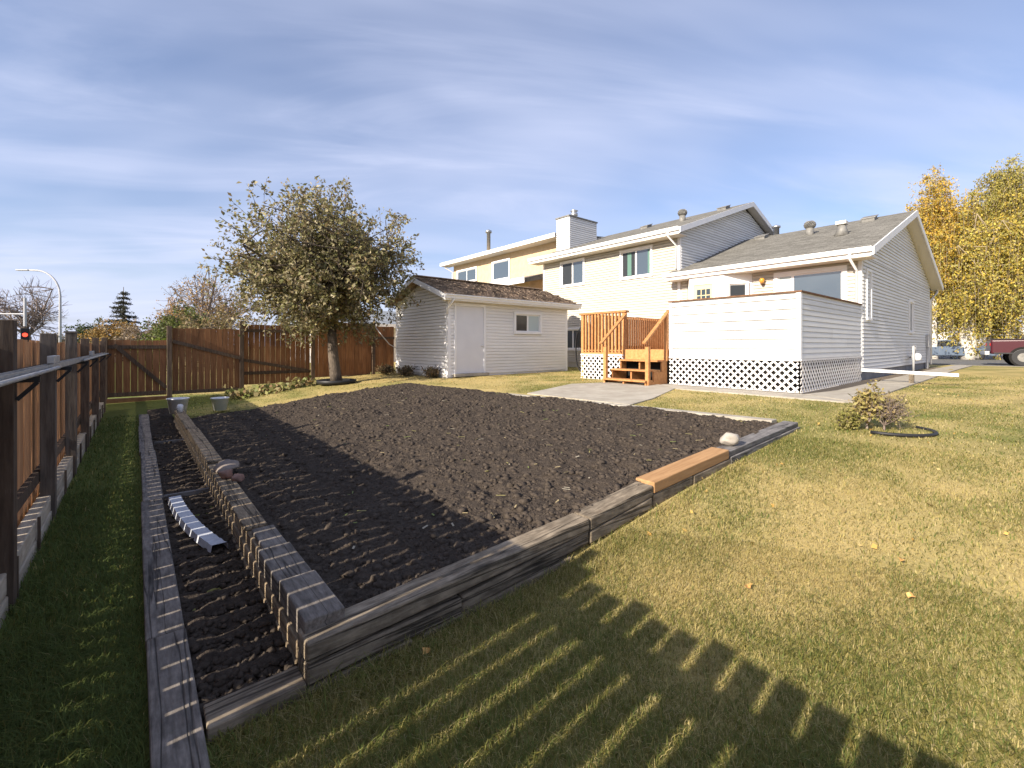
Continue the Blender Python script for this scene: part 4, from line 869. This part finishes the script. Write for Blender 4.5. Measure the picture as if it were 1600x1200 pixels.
# far side beyond the back and side fence; pix(px, z) gives a bearing
def pz(px, z, h=-1.5):
    k = (px-800)/700.; return (z*(.6428+k*.766), z*(.766-k*.6428), CZ+h)
def bare(px, z, r, hgt, seed, label, nl=0, pal=None, leaf=.15, n=(9,8,6), wide=1.0):
    b = pz(px, z); return tree('street_tree', label, b, (b[0], b[1], b[2]+hgt*.3), r, ((b[0],b[1],b[2]+hgt*.62),(hgt*.42*wide,hgt*.42*wide,hgt*.42)), *n, leaf, pal or birch_pal, nl, seed, bark='twig', upk=.5, twr=.022*z/50, group='trees beyond the fences')
bare(45, 48, .25, 8.2, 31, 'bare grey tree behind the street lamp', n=(12,9,8), wide=1.25)
bare(-30, 50, .25, 8.5, 32, 'bare grey tree at the far left edge', n=(11,9,7), wide=1.1)
bare(320, 26, .12, 7.0, 33, 'thin bare tree with a few orange leaves left of the apple tree', 2, [(.36,.20,.05),(.42,.27,.06)], .12, (8,7,6), .75)
bare(345, 34, .15, 6.3, 40, 'brownish thinning tree just behind the apple tree crown', 5, [(.26,.19,.08),(.20,.17,.07),(.33,.20,.06)], .16, (10,8,6), 1.0)
bare(268, 36, .15, 6.0, 34, 'orange leaved tree beyond the gate', 7, [(.45,.25,.07),(.38,.24,.09),(.30,.20,.08)], .16, (9,7,6), .9)
def shrub(px, z, rx, rz, seed, label, pal, leaf=.12, nl=7, n=(9,7,5), name='shrub', zb=-1.5):
    b = pz(px, z, zb); return tree(name, label, b, (b[0],b[1],b[2]+.25*rz), .05, ((b[0],b[1],b[2]+rz),(rx,rx,rz)), *n, leaf, pal, nl, seed, bark='twig', upk=.3, cat='shrub', group='shrubs beyond the fences')
gp = [(.10,.13,.035),(.13,.15,.04),(.08,.10,.03),(.16,.16,.05)]
shrub(300, 24, 2.1, 2.0, 41, 'olive green shrub behind the braced fence panel', gp, .15, 18)
shrub(258, 25, 1.5, 1.85, 46, 'grey green shrub left of the olive shrub', gp, .15, 16)
shrub(238, 22, .75, 1.0, 42, 'bright green bush peeping over the gate', [(.16,.21,.03),(.20,.24,.04)], .11, 22)
shrub(180, 38, 2.4, 2.15, 43, 'orange shrub left of the spruce', [(.40,.23,.06),(.33,.22,.08),(.25,.19,.08)], .2, 14)
shrub(150, 46, 2.6, 2.2, 44, 'dark green round shrub by the street lamp', [(.06,.085,.03),(.08,.10,.035)], .2, 14)
shrub(212, 34, 2.2, 2.0, 45, 'grey brown twiggy shrub below the spruce', [(.22,.17,.12),(.27,.21,.15)], .15, 12)
shrub(335, 23, 2.2, 1.95, 47, 'brown twiggy shrub behind the fence left of the apple tree', [(.22,.17,.09),(.28,.20,.09),(.18,.16,.07)], .13, 14)
shrub(100, 60, 3.2, 1.9, 48, 'pale brown far shrub beside the lamp pole', [(.27,.22,.14),(.22,.18,.12)], .25, 8)
# spruce
def spruce(px, z, hgt, rad, label):
    g = np.random.default_rng(4); b = np.array(pz(px, z)); e = empty('spruce_tree', b, label, 'tree', 'trees beyond the fences')
    MB().tube([b, b+[0,0,hgt]], [.16,.02], 8).build('trunk', M['bark'], e, True); P = []; br = MB()
    for k in range(15):
        f = .1+.88*k/15; r = rad*(1-f)**.8*(.85+.3*g.random())
        for j in range(11):
            a = g.random()*6.283; s = b+[0,0,hgt*f]; q = s+[math.cos(a)*r, math.sin(a)*r, -.22*r]; c = curve(s, q, .05, g, 4, -.05); br.tube(c, [.03,.025,.02,.01], 3, False)
            n = int(55*max(r,.3)); t = g.random(n)**.8*2.99; ii = t.astype(int); ff = (t-ii)[:,None]
            P.append(c[ii]*(1-ff)+c[ii+1]*ff + g.normal(size=(n,3))*[.09,.09,.035])
    br.build('branches', M['bark'], e); P = np.concatenate(P); link('crown', leaves_mesh('crown', P-b, .19, [(.035,.042,.028),(.05,.055,.035),(.07,.06,.04)], g, .3, .6), tuple(b), e)
spruce(193, 42, 7.0, 2.3, 'dark spruce rising above the gate')

# ---------------------------------------------------------------- street lamp, signal
b = pz(94, 47); u = Vector(pz(24, 47)) - Vector(b); u.normalize()
sl_ = empty('street_lamp', b, 'tall curved street lamp behind the side fence', 'street lamp')
M['lampm'] = mat('lamp_grey', (.42,.42,.43), .5)
z1 = CZ+5.2-b[2]; pts = [Vector(b)+Vector((0,0,z)) for z in (0,3,5,z1)] + [Vector(b)+u*(2.6*(1-math.cos(t)))+Vector((0,0,z1+2.7*math.sin(t))) for t in np.linspace(.25,1.45,8)] + [Vector(b)+u*3.3+Vector((0,0,z1+2.72))]
MB().tube(pts, [.14,.12,.11,.10]+[.085]*9, 8).build('pole', M['lampm'], sl_, True)
q = Vector(b)+u*3.3+Vector((0,0,z1+2.72)); MB().bar(q-u*.05, q+u*1.25, .32, .13).build('lamp_head', M['lampm'], sl_, bevel=.04)
b = pz(39, 44); tl = empty('traffic_signal', b, 'traffic signal with red light lit above the side fence', 'traffic signal')
MB().tube([Vector(b)+Vector((0,0,3.4)), Vector(b)+Vector((0,0,6.2))], .12, 8).tube([Vector(b)+Vector((0,0,4.6)), Vector(pz(-40,44))+Vector((0,0,4.65))], .07, 6).build('mast', M['lampm'], tl)
MB().tube([Vector(pz(-40,44))+Vector((0,0,0)), Vector(pz(-40,44))+Vector((0,0,5))], .14, 8).build('pole', M['lampm'], tl)
d = Vector((-b[0],-b[1],0)).normalized(); s_ = Vector((d.y,-d.x,0)); c = Vector(b)+Vector((0,0,2.55))
MB().obox(c-Vector((0,0,.35)), d*.16, s_*.3, Vector((0,0,1.0))).build('signal_head', M['black'], tl, bevel=.03)
M['red'] = bpy.data.materials.new('red_lamp'); M['red'].use_nodes = True; p_ = M['red'].node_tree.nodes['Principled BSDF']; p_.inputs['Base Color'].default_value = (.6,.02,.01,1); p_.inputs['Emission Color'].default_value = (1,.06,.03,1); p_.inputs['Emission Strength'].default_value = 1.6
MB().tube([c+d*.15, c+d*.24], .19, 14).build('red_lens', M['red'], tl)

# ---------------------------------------------------------------- neighbours
nb = empty('neighbour_house', (20,21.5,HG), 'tan stucco two storey house beyond the chimney', 'house')
NX, NY0, NY1 = 17.0, 16.4, 26.6; NE = CZ+5.72
MB().box(NX, NX+9, NY0, NY1, HG-.2, NE-.1).build('wall', M['stucco'], nb)
MB().prism([(NX-.7,NY0-.4,NE),(NX+4.5,NY0-.4,NE+.55),(NX+9.7,NY0-.4,NE),(NX+9.7,NY0-.4,NE-.06),(NX-.7,NY0-.4,NE-.06)], (0,NY1-NY0+1.0,0)).build('roof', M['shingle'], nb)
MB().box(NX-.74,NX-.705,NY0-.4,NY1+.62,NE-.2,NE+.02).build('fascia', M['trim'], nb); MB().box(NX-.70,NX-.001,NY0-.38,NY1+.6,NE-.2,NE-.18).build('soffit', M['soffit'], nb)
MB().tube([(NX-.6,NY1+.3,NE-.15),(NX-.5,NY1+.3,NE-.3),(NX-.06,NY1+.02,NE-.62),(NX-.06,NY1+.02,HG)], .05, 6).build('downspout', M['trim'], nb)
nO = (NX,NY1)
window(nb, nO, (0,-1), mX, .55, 2.75, CZ+4.35-.05, CZ+5.1-.05, ((0,.5,'glass'),(.5,1,'glass')), .1); window(nb, nO, (0,-1), mX, 4.55, 6.1, CZ+4.05, CZ+5.1, ((0,1,'glass'),), .1)
cn = MB().box(NX+1.6,NX+2.5,24.9,25.7,NE-.2,NE+.85).build('chimney', M['stucco'], nb); MB().lathe((NX+2.0,25.2,NE+.851),[(.13,0),(.13,1.35),(.22,1.36),(.22,1.5),(.03,1.6)],12).build('flue', M['metal'], cn, True)
# lean-to part of the neighbour in shade
MB().box(15.6,NX-.002,17.2,22.5,HG-.2,CZ+3.5).build('side_wing', M['stucco'], nb)
MB().prism([(15.0,16.9,CZ+3.42),(NX-.004,16.9,CZ+3.95),(NX-.004,16.9,CZ+3.62),(15.0,16.9,CZ+3.2)], (0,5.9,0)).build('wing_roof', M['vent'], nb)
MB().box(14.96,14.999,16.88,22.82,CZ+3.18,CZ+3.47).build('wing_fascia', M['trim'], nb)
# low neighbour behind the back fence
ln_ = empty('neighbour_bungalow', (11,27,CZ-1.2), 'low grey roofed bungalow showing between apple trunk and shed', 'house')
M['bluegrey'] = mat('blue_grey_roof', (.16,.18,.20), .9, (.24,.26,.29), 3)
MB().box(7.6,15,24.5,32,CZ-1.3,CZ+1.15).build('wall', M['white_siding'], ln_)
MB().prism([(7.1,24.0,CZ+1.2),(7.1,28.2,CZ+2.3),(7.1,32.5,CZ+1.2),(7.1,32.5,CZ+1.08),(7.1,24.0,CZ+1.08)], (8.4,0,0)).build('roof', M['bluegrey'], ln_)
MB().box(7.1,15.5,23.96,23.999,CZ+1.0,CZ+1.22).build('fascia', M['trim'], ln_)
# white house across the street
wh = empty('white_house', (66,4,CZ-1.3), 'white house across the street behind the birch', 'house')
bx, by = 64, 5.0
MB().box(bx,bx+8,by-7,by+6,CZ-1.4,CZ+1.9).build('wall', M['white_siding'], wh)
MB().prism([(bx-.6,by-7.5,CZ+1.9),(bx-.6,by-.5,CZ+4.6),(bx-.6,by+6.5,CZ+1.9),(bx-.6,by+6.5,CZ+1.7),(bx-.6,by-.5,CZ+4.4),(bx-.6,by-7.5,CZ+1.7)], (9,0,0)).build('roof', M['shingle'], wh)
MB().prism([(bx-.64,by-7.5,CZ+1.92),(bx-.64,by-.5,CZ+4.62),(bx-.64,by+6.5,CZ+1.92),(bx-.64,by+6.5,CZ+1.55),(bx-.64,by-.5,CZ+4.25),(bx-.64,by-7.5,CZ+1.55)], (.035,0,0)).build('rake_board', M['trim'], wh)
mb = MB(); mb.box(bx-.05,bx-.001,by+.6,by+5.0,CZ-1.3,CZ+.9); mb.build('garage_door', M['white'], wh)
window(wh, (bx,by), (0,-1), mX, 1.5, 4.0, CZ-.3, CZ+1.0)

# ---------------------------------------------------------------- vehicles
def vehicle(name, label, cat, base, yaw, paint, prof, glassprof, width, wheels, wr, lights):
    e = empty(name, base, label, cat); e.rotation_euler = (0,0,yaw)
    def part(mb, nm, m, parent=e, smooth=False, bevel=0):
        me, og = mb.mesh(nm, m, smooth, origin=(0,0,0)); o = bpy.data.objects.new(nm, me); col.objects.link(o); o.parent = parent
        if bevel: b_ = o.modifiers.new('bevel','BEVEL'); b_.width = bevel; b_.segments = 3; b_.limit_method = 'ANGLE'
        return o
    body = part(MB().prism([(x, -width/2, z) for x, z in prof], (0,width,0)), 'body', paint, bevel=.07)
    cab = part(MB().poly([p for x, z, ins in glassprof for p in ((x,-width/2+ins,z),)] + [p for x, z, ins in glassprof for p in ((x,width/2-ins,z),)], [tuple(range(len(glassprof)))[::-1], tuple(range(len(glassprof),2*len(glassprof)))] + [(i,(i+1)%len(glassprof),len(glassprof)+(i+1)%len(glassprof),len(glassprof)+i) for i in range(len(glassprof))]), 'cab', paint, bevel=.05)
    cx_ = sum(p[0] for p in glassprof)/len(glassprof); cz_ = sum(p[1] for p in glassprof)/len(glassprof)
    for s in (-1,1):
        pts = [(cx_+(x-cx_)*.86, s*(width/2-ins*1.0+.012), cz_+(z-cz_)*.74+.02) for x, z, ins in glassprof]
        part(MB().prism(pts, (0, -s*.02, 0)), 'side_window', M['glassdark'], cab)
        # fill each glass to follow the tumblehome
    x_f = [p for p in glassprof]; 
    for (a, b_) in ((0,1),(2,3)):
        (xa,za,ia),(xb,zb,ib) = glassprof[a], glassprof[b_]; d = Vector((xb-xa,0,zb-za)); nrm = Vector((-(zb-za),0,xb-xa)).normalized(); cc = Vector(((xa+xb)/2,0,(za+zb)/2))
        nrm = nrm if nrm.x*(cc.x-cx_) > 0 else -nrm
        part(MB().obox(cc+nrm*.012, d*.42, Vector((0,width/2-max(ia,ib)-.06,0)), nrm*.008), 'windscreen', M['glass'], cab)
    for wx in wheels:
        for s in (-1,1):
            t = part(MB().tube([(wx,s*(width/2-.20),wr),(wx,s*(width/2+.012),wr)], wr, 20), 'wheel', M['black'], bevel=.03)
            part(MB().tube([(wx,s*(width/2-.0),wr),(wx,s*(width/2+.03),wr)], wr*.52, 16), 'rim', M['vent'], t)
            part(MB().tube([(wx,s*(width/2-.1),wr+.02),(wx,s*(width/2+.004),wr+.02)], wr*1.18, 20), 'wheel_arch', M['dark'], body)
    for (x,y_,z,m_) in lights: part(MB().obox((x,y_,z),(.03,0,0),(0,.14,0),(0,0,.07)), 'headlight' if m_ == 'plastic' else 'tail_light', M[m_], body, bevel=.02)
    return e
M['silver'] = mat('silver_paint', (.15,.19,.25), .3, metal=.4); M['maroon'] = mat('maroon_paint', (.05,.004,.010), .3, spec=.5); M['tail'] = mat('tail_red', (.4,.02,.02), .3)
sb = pz(1478, 32, -1.02)
vehicle('parked_car', 'silver grey sedan parked beyond the gable wall', 'car', sb, R(-72), M['silver'],
  [(-2.25,.32),(-2.3,.62),(-2.2,.88),(-1.3,.95),(.75,.93),(1.7,.85),(2.2,.70),(2.3,.5),(2.25,.3)], [(-1.75,.90,.12),(-1.05,1.40,.28),(.15,1.42,.28),(1.1,.90,.12)], 1.78, (-1.4,1.4), .31, [(2.24,.62,.64,'plastic'),(2.24,-.62,.64,'plastic'),(-2.27,.65,.72,'tail'),(-2.27,-.65,.72,'tail')])
tb_ = (32.4, -.95, G(32.4)+.03)
vehicle('parked_pickup', 'dark red pickup truck parked at the right edge under the birch', 'pickup truck', tb_, R(-82), M['maroon'],
  [(-2.8,.55),(-2.8,1.22),(-.9,1.24),(1.25,1.24),(2.45,1.16),(2.75,1.0),(2.78,.5)], [(-.85,1.20,.10),(-.70,1.84,.22),(.75,1.86,.22),(1.5,1.20,.10)], 1.98, (-1.75,1.75), .40, [(2.72,.72,.92,'plastic'),(2.72,-.72,.92,'plastic'),(-2.79,.8,1.0,'tail'),(-2.79,-.8,1.0,'tail')])

def vpart(e, mb, nm, m):
    me, og = mb.mesh(nm, m, origin=(0,0,0)); o = bpy.data.objects.new(nm, me); col.objects.link(o); o.parent = e; b_ = o.modifiers.new('bevel','BEVEL'); b_.width = .02; b_.segments = 2; return o
pk = [o for o in bpy.data.objects if o.name == 'parked_pickup'][0]
vpart(pk, MB().box(-3.0,-2.82,-.95,.95,.5,.68), 'rear_bumper', M['metal']); vpart(pk, MB().box(-2.7,2.5,-1.0,-.992,.56,.62), 'side_trim', M['black'])
vpart(pk, MB().box(-2.78,-.92,-.99,-.9,1.225,1.27).box(-2.78,-.92,.9,.99,1.225,1.27), 'bed_rail', M['black']); vpart(pk, MB().box(.35,.5,-1.0,-.99,1.0,1.04), 'door_handle', M['black'])
# ---------------------------------------------------------------- small things
def rock(name, c, s, m, label, seed, cat='stone'):
    g = np.random.default_rng(seed); import bmesh
    bm = bmesh.new(); bmesh.ops.create_icosphere(bm, subdivisions=3, radius=1)
    d = g.normal(size=(9,3)); d /= np.linalg.norm(d, axis=1)[:,None]
    for v in bm.verts:
        p = np.array(v.co); f = 1.0
        for q in d:
            t = p@q
            if t > .66: f = min(f, .66/t)
        v.co = Vector(p*f*(1+.05*math.sin(7*p[0]+5*p[1])*math.cos(6*p[2]))*np.array(s))
    zmin = min(v.co.z for v in bm.verts)
    for v in bm.verts: v.co.z -= zmin
    me = bpy.data.meshes.new(name); bm.to_mesh(me); bm.free(); me.materials.append(m)
    me.polygons.foreach_set('use_smooth', [True]*len(me.polygons))
    return tag(link(name, me, c), label, cat)
rock('boulder', (4.5,2.02,ftop(4.5)-.004), (.125,.09,.075), M['stone'], 'pale round boulder sitting on the grey front timber', 1, 'rock')
rock('flat_stone', (.66,5.05,hh[3]+.0), (.11,.22,.07), M['stone2'], 'flat brown stone on top of the stacked timber wall', 2)
rock('red_stone', (.62,4.72,hh[3]+.0), (.07,.07,.06), M['stone3'], 'dark red stone on the timber wall, nearer the middle', 3)
rock('red_stone', (.69,4.60,hh[3]+.0), (.055,.06,.055), M['stone3'], 'small reddish stone at the inner edge of the timber wall', 4)
def pot(c, r0, r1, h, label):
    mb = MB(); mb.lathe(c, [(r0,0),(r1,h),(r1+.012,h),(r1+.012,h+.02),(r1-.008,h+.02),(r0*.9,.03)], 20); return tag(mb.build('plant_pot', M['plastic'], smooth=True), label, 'pot')
pot((.62,10.75,CZ-1.30), .13, .17, .27, 'white pot standing at the far end of the timber wall')
pot((1.35,11.15,CZ-1.35), .12, .16, .24, 'white pot on the grass near the far corner of the soil')
tag(MB().lathe((.60,9.9,hh[3]+.03), [(.04,0),(.05,.12),(.03,.14)], 10).build('small_jug', M['plastic'], smooth=True), 'little white jug on the far end of the timber wall', 'jug')
# ribbed white downspout lying in the strip bed
mb = MB(); m_ = 34; ring = []
for k in range(m_):
    t = k/(m_-1); yy = 5.02-1.42*t; xx = .265+.04*t+.13*t**2.6; w_ = .052; zz = CZ-1.395+.012*math.sin(t*3); rib = .006 if k % 2 else 0
    ring += [(xx-w_,yy,zz),(xx-w_*.8-rib*.3,yy,zz+.045+rib),(xx+w_*.8,yy,zz+.045+rib),(xx+w_,yy,zz)]
F_ = [(4*k+j, 4*k+j+1, 4*k+5+j, 4*k+4+j) for k in range(m_-1) for j in range(3)]
M['bluewhite'] = mat('pale_vinyl', (.42,.44,.49), .6, (.52,.54,.58), 20); tag(MB().poly(ring, F_).build('ribbed_downspout', M['bluewhite']), 'pale ribbed downspout piece lying in the narrow strip bed', 'downspout')
# shrub in the lawn with black edging
pal = [(.24,.20,.06),(.28,.23,.09),(.18,.17,.05)]
def low_shrub(c, r, h, label, seed, pal, leaf=.05, nl=9, n=(10,7,5)):
    return tree('garden_shrub', label, c, (c[0],c[1],c[2]+.05), .012, ((c[0],c[1],c[2]+h*.55),(r,r,h*.5)), *n, leaf, pal, nl, seed, bark='twig', upk=.6, cat='shrub', twr=.003)
gz = G(6.7)
low_shrub((6.62,1.36,gz), .15, .56, 'taller yellow green leafy shrub in the lawn bed', 61, [(.36,.29,.10),(.30,.26,.09),(.40,.31,.14)], .045, 3)
low_shrub((6.72,1.22,gz), .30, .42, 'dry twiggy straw coloured shrub in the lawn bed', 62, [(.36,.27,.13),(.42,.33,.18),(.26,.22,.09)], .03, 1, (14,8,5))
low_shrub((6.50,1.50,gz), .16, .2, 'low yellow green shrub at the left of the lawn bed', 63, [(.30,.26,.09),(.22,.21,.06)], .04, 4)
mb = MB()
pts = [(6.78+.42*math.cos(t), 1.2+.42*math.sin(t), gz+.015) for t in np.linspace(R(170), R(330), 16)]
tag(MB().tube(pts, .02, 6).build('bed_edging', M['black'], smooth=True), 'black plastic edging round the lawn shrubs', 'edging')
for k, (xx, yy, lab) in enumerate([(6.9,12.1,'dry brown weeds at the near corner of the shed side wall'), (6.75,13.3,'dry brown weeds along the middle of the shed side wall'), (6.6,14.6,'dry brown weeds at the far end of the shed side wall')]):
    low_shrub((xx,yy,G(xx)), .4, .28, lab, 80+k, [(.20,.14,.08),(.28,.2,.12),(.15,.13,.06)], .06, 4, (9,6,5))
# squash vines along the back fence
for k, (xx, yy, ww, lab) in enumerate([(2.2,13.3,.55,'heap of pale squash leaves nearest the white pots'), (2.9,13.55,.5,'heap of pale squash leaves between pots and apple tree'), (3.7,13.75,.42,'heap of green squash leaves beside the apple tree ring')]):
    g = np.random.default_rng(70+k); n = 190; P = np.stack([g.normal(size=n)*ww*.5, g.normal(size=n)*.16, np.abs(g.normal(size=n))*.08], -1)
    tag(link('squash_vine', leaves_mesh('squash_vine', P, .12, [(.27,.26,.10),(.20,.22,.07),(.36,.30,.15),(.30,.20,.10)], g, .9), (xx,yy,G(xx)+.02)), lab, 'vine', 'squash vines along the back fence')
# fallen leaves
def leafobj(x, y, s, lab, grp=None, rz=0):
    mb = MB(); n = 10; top = []
    for i in range(n):
        a = 2*math.pi*i/n; r = s*(1 if i % 2 == 0 else .72)*(1.25 if i == 0 else 1); top.append((r*math.cos(a+rz), .7*r*math.sin(a+rz), .25*s*math.cos(2*a)+.012))
    V = [(0,0,.008)] + top; F = [(0,i+1,(i+1)%n+1) for i in range(n)]
    me, og = MB().poly(V, F).mesh('fallen_leaf', M['dryleaf'], origin=(0,0,0)); return tag(link('fallen_leaf', me, (x,y,G(x)+.022)), lab, 'leaf', grp)
def gp_(px, py, h):
    z = 700*h/(py-540); k = (px-800)/700; return z*(.6428+k*.766), z*(.766-k*.6428)
for (px, py, h, s, lab) in [(1168,906,1.24,.028,'curled brown leaf on the lawn right of the fence shadow'), (1424,902,1.13,.03,'orange leaf lying flat on the open lawn'), (1409,856,1.12,.022,'small tan leaf above the orange leaf on the lawn'), (668,1022,1.39,.03,'red brown leaf at the foot of the front timbers')]:
    x, y = gp_(px, py, h); leafobj(x, y, s, lab, None, px)
g = np.random.default_rng(90); n = 300; th = R(40)+(g.random(n)-.3)*R(80); r = 3+11*g.random(n); x, y = r*np.sin(th), r*np.cos(th); k = lawn_ok(x, y); x, y = x[k], y[k]
P = np.stack([x, y, GH(x)+.025], -1)
tag(link('scattered_leaves', leaves_mesh('scattered_leaves', P, .035, [(.55,.34,.10),(.5,.38,.17),(.6,.42,.15)], g, .8), (0,0,0)), 'small fallen yellow leaves sprinkled over the lawn', 'leaves', kind='stuff')
